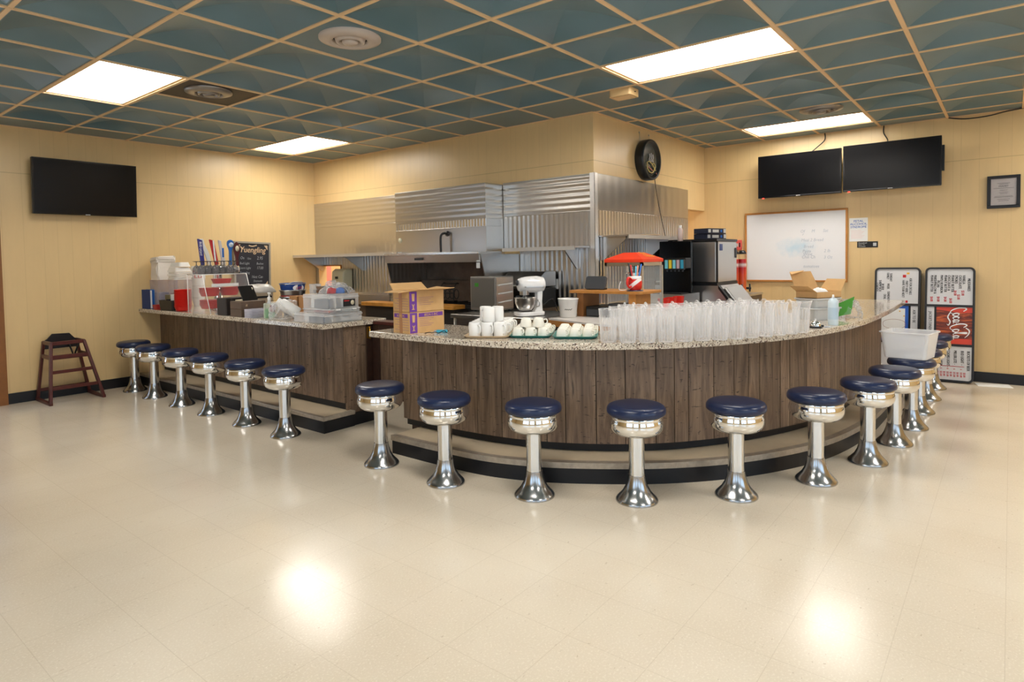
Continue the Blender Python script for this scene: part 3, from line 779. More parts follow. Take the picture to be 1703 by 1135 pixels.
# fire alarm
t = thing('fire_alarm', 'small red fire alarm strobe on the wall left of the whiteboard', 'fire alarm', (XR - .001, 2.685, 1.475), RW)
obj('plate', slab(.085, .125, -.03, 0), M('alarm_red', rgb(226, 92, 88), .4), t, bev=.004)
m_ = MB(); m_.box((-.03, -.042, -.02), (.005, -.03, .02)); obj('strobe_lens', m_, LGREY, t); obj('speaker_slot', MB().box((.016, -.033, -.028), (.03, -.03, .028)), INK, t)
# menu boards
def board(label, top, bot, y, w, h, rows):
    """leaning menu board; local origin at bottom centre"""
    L = math.hypot(top - bot, h); a = math.asin((top - bot) / L)
    t = thing('menu_board', label, 'menu board', (bot, y, .004), RW); t.rotation_euler = (-a, 0, RW)
    m_ = MB(); o_ = rr((0, L / 2), (w, L), .045, 6); m_.prism(o_, -.055, -.002, 'Y'); obj('back_case', m_, BLACKP, t)
    b = .019; zs = [b, .36 * L / 1.17, .385 * L / 1.17, .76 * L / 1.17, .785 * L / 1.17, L - b]
    m_ = MB(); n = len(o_); inn = rr((0, L / 2), (w - 2 * b, L - 2 * b), .03, 6)
    m_.add([(p[0], -.066, p[1]) for p in o_] + [(p[0], -.066, p[1]) for p in inn] + [(p[0], -.053, p[1]) for p in o_] + [(p[0], -.053, p[1]) for p in inn],
           [f for i in range(n) for f in ((i, (i + 1) % n, n + (i + 1) % n, n + i), (i, 2 * n + i, 2 * n + (i + 1) % n, (i + 1) % n), (n + i, n + (i + 1) % n, 3 * n + (i + 1) % n, 3 * n + i))])
    for z0, z1 in ((zs[1], zs[2]), (zs[3], zs[4])): m_.box((-w / 2 + b, -.064, z0), (w / 2 - b, -.054, z1))
    obj('frame', m_, M('black_sign_frame', rgb(34, 31, 33), .35), t)
    def pan(x0, x1, z0, z1, mat, nm): return obj(nm, MB().box((x0, -.0575, z0), (x1, -.0552, z1)), mat, t)
    return t, zs, w / 2 - b, pan
SIGNW = M('sign_white', rgb(214, 214, 216), .35)
YT = -.0585
t, zs, hw, pan = board('black framed menu board of milkshake and beer prices with a red cola picture', XR - .02, XR - .155, .49, .425, 1.172, None)
pan(-hw, hw, zs[4], zs[5], SIGNW, 'letter_panel'); pan(-hw, hw, zs[0], zs[1], SIGNW, 'letter_panel'); pan(-hw, -hw + .065, zs[2], zs[3], SIGNW, 'letter_panel')
x0 = -hw + .085
m, nt, p = new_mat('cola_picture'); v = coords(nt)
sx_ = N(nt, 'ShaderNodeSeparateXYZ'); nt.links.new(v, sx_.inputs[0])
zmid = (zs[2] + zs[3]) / 2; dz = N(nt, 'ShaderNodeMath', operation='SUBTRACT'); dz.inputs[1].default_value = zmid; nt.links.new(sx_.outputs['Z'], dz.inputs[0])
ab = N(nt, 'ShaderNodeMath', operation='ABSOLUTE'); nt.links.new(dz.outputs[0], ab.inputs[0])
wv = N(nt, 'ShaderNodeMath', operation='SINE'); ws = N(nt, 'ShaderNodeMath', operation='MULTIPLY'); ws.inputs[1].default_value = 11; nt.links.new(sx_.outputs['X'], ws.inputs[0]); nt.links.new(ws.outputs[0], wv.inputs[0])
w2 = N(nt, 'ShaderNodeMath', operation='MULTIPLY'); w2.inputs[1].default_value = .014; nt.links.new(wv.outputs[0], w2.inputs[0])
sm = N(nt, 'ShaderNodeMath', operation='ADD'); nt.links.new(ab.outputs[0], sm.inputs[0]); nt.links.new(w2.outputs[0], sm.inputs[1])
isb = N(nt, 'ShaderNodeMath', operation='LESS_THAN'); isb.inputs[1].default_value = .146; nt.links.new(sm.outputs[0], isb.inputs[0])
mpn = N(nt, 'ShaderNodeMapping'); mpn.inputs['Scale'].default_value = (4, 1, 22); nt.links.new(v, mpn.inputs['Vector'])
bot_ = ramp(nt, noise(nt, mpn.outputs[0], 1.6, 4, .6, .4), [(0.3, rgb(58, 22, 16)), (0.5, rgb(120, 44, 24)), (0.62, rgb(190, 84, 36)), (0.75, rgb(222, 128, 58))])
nt.links.new(mixc(nt, isb.outputs[0], rgb(214, 66, 42), bot_), p.inputs['Base Color']); p.inputs['Roughness'].default_value = .4
pan(x0, hw, zs[2], zs[3], m, 'cola_picture')
BK, RD = MB(), MB()
TOPZ = zs[5]; PH = zs[5] - zs[4]
def col(xf, z0f, s_, mb=None, size=.034, zt=None, ph=None, sx=.68):
    text_into(mb or BK, s_, -hw + xf * 2 * hw - .012, (zt or TOPZ) - z0f * (ph or PH), size, YT, align='LEFT', sx=sx, down=True, bold=.026)
for xf, z0f, s_ in ((.92, .26, 'MILKSHAKES'), (.81, .17, 'VANILLA'), (.73, .17, 'CHOCOLATE'), (.645, .17, "S'MORES"), (.567, .17, 'PEANUT BUTTER'), (.487, .17, 'CHOCOLATE &'), (.41, .17, 'PEANUT BUTTER'), (.325, .17, 'MAPLE BOURBON'), (.25, .32, 'PECAN'), (.18, .17, 'MARSHMALLOW &'), (.105, .17, 'PEANUT BUTTER')): col(xf, z0f, s_)
for xf, z0f, s_ in ((.79, .60, '$3.00'), (.70, .71, '$3.00'), (.625, .60, '$4.00'), (.53, .82, '$4.00'), (.41, .78, '$4.00'), (.255, .78, '$4.00'), (.105, .78, '$4.00')): col(xf, z0f, s_, RD)
LZ = zs[1]; LH = zs[1] - zs[0]
for xf, z0f, s_ in ((.93, .12, 'BUCKETS OF BEER'), (.80, .12, 'BUD LIGHT  -'), (.65, .12, 'MILLER LITE -'), (.50, .12, 'COORS LIGHT -'), (.34, .12, 'CANNED BEER -'), (.18, .12, 'SELTZERS')): col(xf, z0f, s_, None, .036, LZ, LH)
for k in range(6):
    for e_, (s_, z0f) in enumerate((('6', .66), ('$15.00', .76))): col(.79 - k * .145, z0f, s_, RD, .026, LZ, LH, .7)
    col(.86 - k * .145, .76, '$3.00', RD, .026, LZ, LH, .8)
RD.box((-hw + .02, YT, LZ - .60 * LH), (hw - .06, YT + .0004, LZ - .585 * LH))
text_into(BK, "JACKIE'S DINER", -hw + .02, zs[3] - .05, .036, YT, align='LEFT', sx=.8, down=True)
obj('black_letters', BK, INK, t); obj('red_letters', RD, REDINK, t)
# script lettering of the cola picture, penned as strokes in reading space (a right, b up), then turned to read downwards
SCR = [[(.20, .80), (.10, .98), (.0, .85), (-.04, .5), (.02, .15), (.14, .03), (.28, .2)],
       [(.36, .5), (.30, .55), (.25, .38), (.28, .2), (.35, .2), (.41, .35), (.39, .52), (.34, .52)],
       [(.58, .48), (.52, .55), (.46, .38), (.49, .2), (.58, .24), (.64, .36)],
       [(.76, .5), (.70, .55), (.65, .38), (.68, .2), (.75, .28), (.79, .53), (.77, .22), (.84, .24)],
       [(.86, .4), (.93, .42)],
       [(1.16, .82), (1.06, 1.02), (.96, .85), (.92, .5), (.98, .14), (1.1, .02), (1.24, .2)],
       [(1.32, .5), (1.26, .55), (1.21, .38), (1.24, .2), (1.31, .2), (1.37, .35), (1.35, .52), (1.30, .52)],
       [(1.40, .3), (1.50, .75), (1.54, .98), (1.48, .98), (1.45, .6), (1.46, .24), (1.54, .24)],
       [(1.70, .5), (1.64, .55), (1.59, .38), (1.62, .2), (1.69, .28), (1.73, .53), (1.71, .22), (1.80, .26)],
       [(.14, .03), (.4, -.12), (.7, .02), (.9, -.08), (.82, -.16)], [(1.2, .95), (1.4, 1.16), (1.62, 1.1), (1.78, .9)]]
m_ = MB(); sc_ = .172
for st in SCR:
    c_ = crom(st, 6); q = [(x0 + .115 + b * sc_ * .82, zs[3] - .03 - a * sc_ + b * .03) for a, b in c_]
    nq = len(q); m_.ribbon(q, [.0045 + .0075 * abs(math.sin(PI * (i / nq) + .4)) for i in range(nq)], y=YT)
obj('script_lettering', m_, WHITEINK, t)
t, zs, hw, pan = board('black framed menu board with a party notice and a blue bordered sheet', XR - .02, XR - .165, .955, .425, 1.172, None)
pan(-hw, hw, zs[4], zs[5], SIGNW, 'letter_panel'); pan(-hw, hw, zs[0], zs[1], SIGNW, 'letter_panel'); pan(hw - .065, hw, zs[2], zs[3], SIGNW, 'letter_panel')
pan(-hw, hw - .085, zs[2], zs[3], M('blue_border_print', rgb(40, 96, 190), .5), 'blue_border')
obj('picture_sheet', MB().box((-hw + .005, -.0592, zs[2] + .03), (hw - .115, -.0576, zs[3] - .03)), PAPER, t)
BK = MB(); TOPZ = zs[5]; PH = zs[5] - zs[4]
for xf, z0f, s_ in ((.33, .12, 'SUNDAY'), (.255, .10, 'FAMILY'), (.27, .42, 'WEEK'), (.28, .66, 'SUNDAES'), (.19, .74, 'DEAL'), (.135, .42, '20 SIDE'), (.07, .32, 'SHRIMP BOX'), (.0, .4, 'LOADED!'), (.63, .32, 'HAVE YOUR NEXT'), (.71, .34, 'PARTY HERE !'), (.80, .26, 'ASK FOR DETAILS')): col(xf + .02, z0f, s_, BK, .033)
text_into(BK, 'ASK TO BE', hw - .045, zs[3] - .04, .036, YT, align='LEFT', sx=.8, down=True)
obj('black_letters', BK, INK, t)
for (cx, cz), d_, c_ in (((.098, TOPZ - .045), (.025, .0005, .02), GOLDINK), ((.065, TOPZ - .075), (.03, .0005, .03), REDINK), ((.09, zs[4] + .02), (.02, .0005, .025), REDINK)): obj('picture_tile', MB().cbox((cx, YT, cz), d_), c_, t)
m_ = MB()
for cx, cz in ((.03, zs[3] - .06), (.07, zs[3] - .11), (.075, zs[3] - .25), (-.09, zs[2] + .06)):
    m_.add([(cx + .011 * math.sin(2 * PI * k / 10) * (1 if k % 2 == 0 else .45), -.0597, cz + .011 * math.cos(2 * PI * k / 10) * (1 if k % 2 == 0 else .45)) for k in range(10)], [tuple(range(10))])
obj('gold_stars', m_, GOLDINK, t)
m_ = MB(); el = [(-.02 + .105 * math.cos(2 * PI * k / 40), zs[3] - .20 + .052 * abs(math.sin(2 * PI * k / 40)) ** .8 * (1 if k < 20 else -1)) for k in range(41)]
m_.ribbon(el, .003, y=-.0597); obj('football_outline', m_, M('brown_print', rgb(150, 96, 80), .6), t)
tag(obj('paper_sheet', MB().box((-.14, -.09, 0), (.14, .09, .003)), PAPER, None, (XR - .16, .12, .001), (0, 0, -1.35)), 'loose white sheet of paper lying on the floor by the right wall', 'paper')
# round neon sign on the corridor wall
t = thing('neon_sign', 'round black framed neon sign with a steaming cup, high on the kitchen corner wall', 'neon sign', (6.31, YR - .002, 2.395), 0)
t.scale = (1.12, 1, 1.1)
m_ = MB(); m_.lathe([(.001, 0), (.195, 0), (.20, .02), (.20, .085), (.195, .10), (.178, .10), (.172, .075), (.001, .07)], 56); m_.xf(Matrix.Rotation(PI / 2, 4, 'X')); obj('case', m_, M('black_sign_case', rgb(28, 30, 30), .3), t)
m_ = MB(); m_.lathe([(.001, .071), (.172, .0745)], 48); m_.xf(Matrix.Rotation(PI / 2, 4, 'X')); obj('face', m_, M('dark_sign_face', rgb(50, 58, 56), .15), t)
def neon(nm, paths, mat, r=.005):
    m_ = MB()
    for q in paths: m_.tube([(a, -.088, b) for a, b in crom(q, 6)], r, 8)
    obj(nm, m_, mat, t)
neon('steam_tube', [[(-.035 + d, -.02), (-.045 + d, .0), (-.03 + d, .025), (-.038 + d, .055 + e_)] for d, e_ in ((0, 0), (.035, .01), (.07, 0))], M('unlit_tube_white', rgb(206, 200, 196), .3))
neon('cup_tube', [[(-.09, -.035), (-.085, -.09), (-.03, -.125), (.03, -.12), (.07, -.08)], [(-.09, -.035), (-.05, -.02), (.02, -.045), (.09, -.10)], [(.02, -.04), (.05, -.03), (.085, -.055), (.07, -.09)]], M('unlit_tube_yellow', rgb(206, 184, 110), .3))
neon('saucer_tube', [[(-.07, -.075), (-.02, -.09), (.03, -.105)], [(.1, -.12), (.115, -.13)]], M('unlit_tube_pink', rgb(206, 130, 116), .3))
m_ = MB()
for x in (-.10, .10): m_.tube([(x, -.012, .17), (x * 1.02, -.004, .255)], .0018, 5); m_.cbox((x * 1.02, -.004, .262), (.012, .008, .016))
obj('hanging_chain', m_, GALV, t)
cable('thin black cord hanging from the round neon sign to the steel shelf', [(6.52, YR - .02, 2.27), (6.56, YR - .03, 2.05), (6.60, YR - .06, 1.80), (6.66, YR - .09, 1.55), (6.67, YR - .1, 1.50)], .004)
# chalkboard on the left wall
t = thing('chalkboard', 'grey framed black chalkboard of beer prices on the left wall behind the counter', 'chalkboard', (4.255, YL - .05, 1.325)); t.rotation_euler = (-.02, .035, 0)
obj('board', slab(.47, .575, -.01, .0), M('black_chalkboard', rgb(40, 40, 46), .7, var=.08), t)
m_ = MB(); rim(m_, .50, .605, .024, -.022, .01); obj('frame', m_, M('weathered_grey_frame', rgb(150, 142, 130), .5, var=.1), t, bev=.003)
m_ = MB(); text_into(m_, 'Yuengling', 0, .165, .105, -.0112, shear=.25, sx=.88); m_.ribbon(crom([(-.19, .15), (-.2, .2), (-.16, .235), (-.12, .2)], 6), .008, y=-.0112); m_.ribbon(crom([(-.05, .255), (0, .245), (.06, .262)], 5), .014, y=-.0112)
for cx, cz in ((-1, 1), (1, 1), (1, -1)): m_.add([(cx * .21, -.0112, cz * .262), (cx * .16, -.0112, cz * .262), (cx * .21, -.0112, cz * .20)], [(0, 1, 2)])
obj('tan_lettering', m_, TANINK, t)
m_ = MB()
for s_, x, z, h in (('On', -.14, .075, .06), ('12oz', -.05, .075, .04), ('2.95', .10, .075, .07), ('Bud Light', -.11, .01, .05), ('Bucket', .10, .01, .05), ('Coors Light', -.11, -.05, .05), ('17.00', .10, -.05, .06), ('Yuengling', -.11, -.11, .05), ('16oz Can', .06, -.165, .06), ('Domestic', .07, -.215, .045), ('3.50', .07, -.26, .045)): text_into(m_, s_, x, z, h * .86, -.0112, shear=.2, sx=.8, bold=0)
obj('chalk_writing', m_, CHALK, t)
# ---------------------------------------------------------------- wooden high chair by the left wall
t = thing('high_chair', 'dark mahogany wooden high chair standing against the left wall', 'high chair', (2.145, 7.44, 0), 0.0)
P = {}
FL, FR, BL, BR = (-.235, -.20), (.225, -.19), (-.235, .205), (.225, .215)
TL, TR, TBL, TBR = (-.185, -.10), (.10, -.09), (-.185, .13), (.10, .14)
HT = .60
for b, tp in ((FL, TL), (FR, TR), (BL, TBL), (BR, TBR)): obj('leg', MB().bar((b[0], b[1], .02), (tp[0], tp[1], HT), .026, .04, up=(0, 1, 0)), MAHOG, t, bev=.004)
for b, c_ in ((FL, BL), (FR, BR)): obj('foot_runner', MB().bar((b[0], b[1] - .02, .016), (c_[0], c_[1] + .02, .016), .03, .03), MAHOG, t, bev=.004)
def lerp(a, b, k): return (a[0] + (b[0] - a[0]) * k, a[1] + (b[1] - a[1]) * k)
for (p0, q0, p1, q1, ks) in ((FL, TL, FR, TR, (.26, .52)), (BL, TBL, BR, TBR, (.18,))):
    for k in ks:
        a = lerp(p0, q0, k); b = lerp(p1, q1, k); obj('rung', MB().bar((a[0], a[1], HT * k), (b[0], b[1], HT * k), .018, .032), MAHOG, t, bev=.003)
for k, nm in ((.76, 'seat_rail'), (.985, 'top_rail')):
    pts_ = [lerp(FL, TL, k), lerp(FR, TR, k), lerp(BR, TBR, k), lerp(BL, TBL, k)]
    for a, b in ((0, 1), (1, 2), (3, 0)): obj(nm, MB().bar((*pts_[a], HT * k), (*pts_[b], HT * k), .02, .036), MAHOG, t, bev=.004)
a, b = lerp(FL, TL, .72), lerp(BR, TBR, .72); obj('seat', MB().box((a[0], a[1] + .01, HT * .72), (b[0], b[1], HT * .72 + .014)), MAHOG, t, bev=.003)
obj('backrest', MB().prism([(-.19, .52), (.12, .52), (.12, .60), (.085, .61), (.04, .665), (-.11, .67), (-.155, .62), (-.19, .60)], .125, .14, 'Y'), M('black_painted_back', rgb(26, 16, 16), .35), t)
m_ = MB(); m_.tube(crom([(.06, -.08, .575), (.035, -.03, .46), (.06, .02, .44)], 5), .008, 6); m_.tube(crom([(.02, .1, .57), (.03, .02, .47), (.02, -.05, .44)], 5), .008, 6); obj('strap', m_, BLACKP, t)
# ---------------------------------------------------------------- stainless hood wall
def sheet(root, name, a, b, mat): return obj(name, MB().box(a, b), mat, root, bev=.002)
t = thing('steel_wall_panel', 'flat steel wall sheets above the shelf at the far left of the kitchen', 'wall panel', (0, 0, 0))
sheet(t, 'upper_sheet', (XH - .012, 5.66, 1.83), (XH, YL - .005, 2.17), STEELH); sheet(t, 'lower_sheet', (XH - .010, 5.66, 1.45), (XH, YL - .005, 1.829), steel_mat('stainless_soft_ribs', 'Y', 12, .0006))
t = thing('steel_wall_panel', 'steel wall sheets at the projecting kitchen corner, left of the chrome corner strip', 'wall panel', (0, 0, 0))
sheet(t, 'upper_sheet', (XH - .014, YR + .03, 1.80), (XH, 4.24, 2.16), STEELH); sheet(t, 'lower_sheet', (XH - .010, YR + .03, 1.46), (XH, 4.24, 1.799), STEELVY)
t = thing('steel_wall_panel', 'steel wall sheets on the right face of the kitchen corner under the neon sign', 'wall panel', (0, 0, 0))
sheet(t, 'upper_sheet', (XH + .03, YR - .012, 1.81), (7.48, YR, 2.163), steel_mat('stainless_vertical_soft', 'X', 6, .0008)); sheet(t, 'lower_sheet', (XH + .03, YR - .010, .90), (7.48, YR, 1.809), STEELVX)
t = thing('steel_wall_panel', 'ribbed steel splashback sheet below the shelf at the centre of the kitchen wall', 'wall panel', (0, 0, 0))
sheet(t, 'lower_sheet', (XH - .010, YR + .03, .86), (XH, 4.03, 1.455), STEELVY)
t = thing('steel_wall_panel', 'ribbed steel splashback sheet around the wall hatch', 'wall panel', (0, 0, 0))
m_ = holed('Y', 5.45, YL - .005, XH - .010, XH, 1.448, [(7.12, 7.62, .93, 1.292)]); obj('lower_sheet', m_, STEELVY, t)
m_ = MB(); m_.box((XH - .013, 7.09, 1.292), (XH - .009, 7.65, 1.31)); m_.box((XH - .013, 7.09, .9), (XH - .009, 7.12, 1.292)); obj('hatch_trim', m_, OAKTRIM, t)
m_ = MB(); m_.box((XH - .018, YR - .018, .86), (XH - .0145, YR + .035, 2.165)); m_.box((XH - .018, YR - .018, .86), (XH + .04, YR - .0145, 2.165))
tag(obj('corner_strip', m_, M('corner_strip_steel', (.8, .79, .78, 1), .3, metal=.75)), 'bright chrome corner strip on the outer corner of the kitchen wall', 'corner strip')
BRLIP = M('bright_shelf_lip', (.66, .64, .61, 1), .45, metal=.7)
def shelf(label, a, b, brs, ax):
    t = thing('wall_shelf', label, 'shelf', (0, 0, 0), group='steel wall shelves')
    m_ = MB(); m_.box((a[0], a[1], b[2] - .012), b)
    if ax == 'Y': m_.box((a[0], a[1], a[2]), (a[0] + .012, b[1], b[2]))
    else: m_.box((a[0], a[1], a[2]), (b[0], a[1] + .012, b[2]))
    obj('board', m_, STEEL, t)
    lp = MB()
    if ax == 'Y': lp.box((a[0] - .004, a[1], a[2]), (a[0], b[1], b[2]))
    else: lp.box((a[0], a[1] - .004, a[2]), (b[0], a[1], b[2]))
    obj('front_lip', lp, BRLIP, t)
    for q in brs:
        m_ = MB()
        if ax == 'Y': m_.prism([(a[0] + .05, b[2] - .012), (b[0], b[2] - .012), (b[0], b[2] - .22), (b[0] - .03, b[2] - .22), (a[0] + .05, b[2] - .04)], q, q + .012, 'Y')
        else: m_.prism([(a[1] + .05, b[2] - .012), (b[1], b[2] - .012), (b[1], b[2] - .24), (b[1] - .03, b[2] - .24), (a[1] + .05, b[2] - .04)], q, q + .012, 'X')
        obj('bracket', m_, STEEL, t)
shelf('long steel shelf at the left end of the kitchen wall, above the hatch', (4.88, 5.55, 1.415), (XH - .011, YL - .008, 1.45), (6.6, 7.5), 'Y')
shelf('steel shelf on the kitchen wall between hood and corner strip', (4.95, YR + .04, 1.425), (XH - .015, 4.03, 1.46), (3.3,), 'Y')
shelf('steel shelf with rounded bracket on the right face of the corner', (5.30, 2.79, 1.525), (6.40, YR - .013, 1.56), (5.34, 6.30), 'X')
# extraction hood
t = thing('range_hood', 'large stainless extraction hood in the middle of the kitchen wall', 'range hood', (0, 0, 0))
HX = 4.95
sheet(t, 'upper_panel', (HX, 4.245, 1.775), (XH, 5.645, 2.145), STEELH)
m_ = MB(); m_.box((HX + .006, 4.245, 1.70), (XH, 5.645, 1.775)); obj('ribbed_band', m_, steel_mat('stainless_tight_ribs', 'Y', 24, .004), t)
sheet(t, 'lower_panel', (HX + .003, 4.245, 1.40), (XH, 5.645, 1.70), STEEL)
m_ = MB(); m_.prism([(HX + .003, 1.43), (4.60, 1.43), (4.60, 1.405), (4.615, 1.325), (4.63, 1.325), (4.63, 1.40), (HX + .003, 1.40)], 4.045, 5.44, 'Y'); obj('canopy', m_, STEEL, t)
obj('canopy_lip', MB().box((4.585, 4.04, 1.405), (4.62, 5.445, 1.432)), M('bright_lip', (.8, .78, .74, 1), .25, metal=1), t, bev=.004)
obj('grease_tray_handle', MB().box((4.592, 4.83, 1.352), (4.60, 4.95, 1.375)), GRAPH, t)
m_ = MB(); m_.tube(crom([(HX + .003, 4.80, 1.635), (HX - .06, 4.80, 1.640), (HX - .085, 4.82, 1.60), (HX - .085, 4.82, 1.43)], 5), .013, 8); m_.xf(Matrix.Identity(4)); obj('suppression_pipe', m_, M('black_pipe', rgb(36, 32, 30), .4), t)
m_ = MB(); m_.lathe([(.001, 0), (.03, 0), (.03, .012), (.012, .02)], 16); m_.xf(Matrix.Translation((HX + .003, 4.80, 1.637)) @ Matrix.Rotation(-PI / 2, 4, 'Y')); obj('pipe_flange', m_, M('black_pipe_b', rgb(40, 36, 34), .4), t)
m_ = MB(); m_.lathe([(.001, 0), (.03, 0), (.03, .004), (.001, .006)], 20); m_.xf(Matrix.Translation((HX + .003, 5.57, 1.585)) @ Matrix.Rotation(-PI / 2, 4, 'Y')); obj('round_cover', m_, OLIVEP, t)
pl = lambda y0, y1, pts, mat, nm: obj(nm, MB().prism(pts, y0, y1, 'Y'), mat, t)
pl(5.435, 5.447, [(4.61, 1.40), (XH - .01, 1.40), (XH - .01, .90), (4.74, .90), (4.70, 1.06)], STEELVX, 'side_panel')
pl(4.035, 4.047, [(4.62, 1.40), (XH - .012, 1.40), (XH - .012, .90), (4.80, .90), (4.76, 1.05), (4.70, 1.12), (4.66, 1.25)], STEEL, 'side_panel')
obj('back_panel', MB().box((XH - .02, 4.05, .88), (XH - .008, 5.43, 1.40)), SOOT, t)
m_ = MB(); m_.box((4.612, 4.055, 1.33), (4.615, 4.10, 1.39)); m_.box((4.612, 4.055, 1.265), (4.615, 4.10, 1.32)); m_.xf(Matrix.Translation((.0, -.012, 0)))
obj('paper_notice', m_, PAPER, t)
# range under the hood
t = thing('cooking_range', 'sooty black cooking range under the extraction hood', 'range', (0, 0, 0))
obj('body', MB().box((4.66, 4.06, 0.0), (5.22, 5.42, .86)), CASTIRON, t)
obj('front_panel', MB().box((4.64, 4.06, .64), (4.66, 5.42, .80)), STEEL, t)
m_ = MB()
for y in [4.2 + .16 * k for k in range(8)]: m_.bar((4.68, y, .885), (5.2, y, .885), .02, .02)
for x in (4.72, 4.94, 5.16): m_.bar((x, 4.1, .875), (x, 5.38, .875), .02, .02)
obj('grate', m_, CASTIRON, t)
for y in (4.3, 4.6, 4.9, 5.2):
    m_ = MB(); m_.lathe([(.024, 0), (.022, .03), (.001, .031)], 14); m_.xf(Matrix.Translation((4.64, y, .72)) @ Matrix.Rotation(-PI / 2, 4, 'Y')); obj('knob', m_, BLACKP, t)
obj('flue_riser', MB().box((5.12, 4.08, .86), (5.22, 5.40, 1.12)), SOOT, t)
tag(obj('cutting_board', MB().rrect((4.50, 4.93), (.20, 1.42), .03, .862, .902), OAK, bev=.005), 'long honey coloured wooden board along the front of the cooking range', 'cutting board')
m_ = MB(); m_.box((4.46, 4.25, 0), (4.64, 5.62, .855)); tag(obj('under_counter', m_, M('dark_appliance_steel', rgb(74, 70, 66), .4, metal=.5)), 'dark low cabinet carrying the long wooden board', 'cabinet')
t = thing('plate_rack', 'black wire plate rack standing on the cooking range', 'rack', (4.86, 4.72, .895))
m_ = MB()
for y in (-.10, .10): m_.tube(crom([(-.02, y, 0), (-.02, y, .12), (.02, y, .20), (.06, y, .20)], 5), .006, 6)
m_.tube([(.06, -.10, .20), (.06, .10, .20)], .006, 6); m_.tube([(-.02, -.10, .10), (-.02, .10, .10)], .006, 6)
obj('frame', m_, CASTIRON, t)
for k in range(4):
    m_ = MB(); q = [(.0, -.12 + .065 * k + .035 * math.cos(a), .09 + .05 * math.sin(a)) for a in [2 * PI * i / 18 for i in range(18)]]; m_.tube(q, .005, 6, closed=True); obj('wire_loop', m_, CASTIRON, t)
tag(obj('ladle', MB().tube(crom([(4.9, 4.14, .9), (4.9, 4.12, 1.03), (4.9, 4.16, 1.06), (4.9, 4.2, 1.04), (4.9, 4.2, .98)], 5), .007, 6), STEEL), 'hooked steel ladle standing at the right end of the range', 'ladle')
# towel dispenser by the hatch
t = thing('paper_towel_dispenser', 'beige plastic paper towel dispenser on the wall beside the hatch', 'dispenser', (XH - .011, 6.98, .965), RW)
obj('cover', MB().prism([(0, 0), (0, .29), (-.10, .29), (-.15, .26), (-.17, .05), (-.14, 0)], -.13, .13, 'X').xf(Matrix.Identity(4)), OLIVEP, t, bev=.02, bseg=3)
obj('lock', MB().box((-.02, -.178, .16), (.02, -.16, .19)), INK, t)
# low shelf with stock left of the range, seen over the counter
t = thing('work_table', 'steel work table against the kitchen wall under the hatch', 'table', (0, 0, 0))
obj('top', MB().box((4.72, 5.50, .84), (XH - .011, YL - .01, .88)), STEEL, t); obj('body', MB().box((4.76, 5.52, 0), (XH - .011, YL - .01, .84)), SOOT, t)
obj('edge_rail', MB().box((4.70, 5.50, .955), (4.74, 6.6, .985)), M('bright_edge_rail', (.8, .78, .75, 1), .25, metal=1), t)
obj('front_sheet', MB().box((4.71, 5.50, .88), (4.725, 6.6, .955)), STEEL, t)
# right part: prep table, toaster oven, sloped oven, mixer
t = thing('prep_table', 'stainless prep table behind the curved counter, carrying mixer and toaster oven', 'table', (0, 0, 0))
obj('top', MB().box((4.10, 2.98, .825), (4.80, 3.96, .86)), STEEL, t, bev=.004); obj('front_sheet', MB().box((4.12, 2.98, .70), (4.135, 3.94, .825)), STEEL, t)
for x, y in ((4.13, 3.92), (4.13, 3.0), (4.77, 3.92), (4.77, 3.0)): obj('leg', MB().tube([(x, y, 0), (x, y, .825)], .02, 10), STEEL, t)
obj('undershelf', MB().box((4.12, 2.98, .25), (4.78, 3.94, .275)), SOOT, t)
t = thing('toaster_oven', 'dark steel toaster oven with slotted side on the prep table', 'toaster oven', (4.385, 3.66, .86))
obj('body', MB().box((0, 0, .015), (.27, .31, .33)), M('smoky_steel', rgb(150, 146, 140), .35, metal=.8), t, bev=.008)
obj('side_panel', MB().box((.012, -.004, .03), (.26, .0, .32)), STEEL, t)
for z in (.09, .17, .25): obj('slot', MB().bar((.03, -.006, z), (.24, -.006, z + .012), .004, .012), LGREY, t)
obj('door_frame', MB().box((-.006, .02, .04), (0, .29, .31)), M('oven_door', rgb(128, 124, 118), .3, metal=.6), t)
obj('green_sticker', MB().box((-.0075, .20, .235), (-.006, .245, .27)), GREENLEAF, t)
for x, y in ((.03, .03), (.24, .03), (.03, .28), (.24, .28)): obj('foot', MB().lathe([(.014, 0), (.014, .016)], 10, (x, y, 0)), BLACKP, t)
t = thing('counter_oven', 'black fronted countertop oven with sloping stainless lid behind the mixer', 'oven', (4.82, 3.55, .0))
obj('stand', MB().box((0, 0, 0), (.38, .46, .86)), SOOT, t)
obj('body', MB().box((-.0, 0, .86), (.38, .46, 1.06)), M('black_enamel', rgb(28, 27, 27), .3), t, bev=.006)
obj('lid', MB().prism([(-.02, 1.075), (.38, 1.075), (.38, 1.22), (.20, 1.22), (.0, 1.10)], .0, .46, 'Y'), STEEL, t, bev=.004)
obj('lid_lip', MB().box((-.035, 0, 1.055), (.0, .46, 1.085)), M('bright_lid_lip', (.8, .78, .75, 1), .22, metal=1), t)
for y in (.08, .18, .30):
    m_ = MB(); m_.lathe([(.022, 0), (.02, .03), (.001, .031)], 14); m_.xf(Matrix.Translation((0, y, .97)) @ Matrix.Rotation(-PI / 2, 4, 'Y')); obj('knob', m_, GRAPH, t)
t = thing('wall_outlet', 'metal outlet box on the steel wall behind the mixer', 'outlet', (XH - .03, 3.62, 1.09)); obj('box', MB().cbox((0.01, 0, 0), (.02, .14, .1)), LGREY, t); obj('sockets', MB().cbox((-.002, 0, 0), (.004, .06, .05)), CREAMP, t)
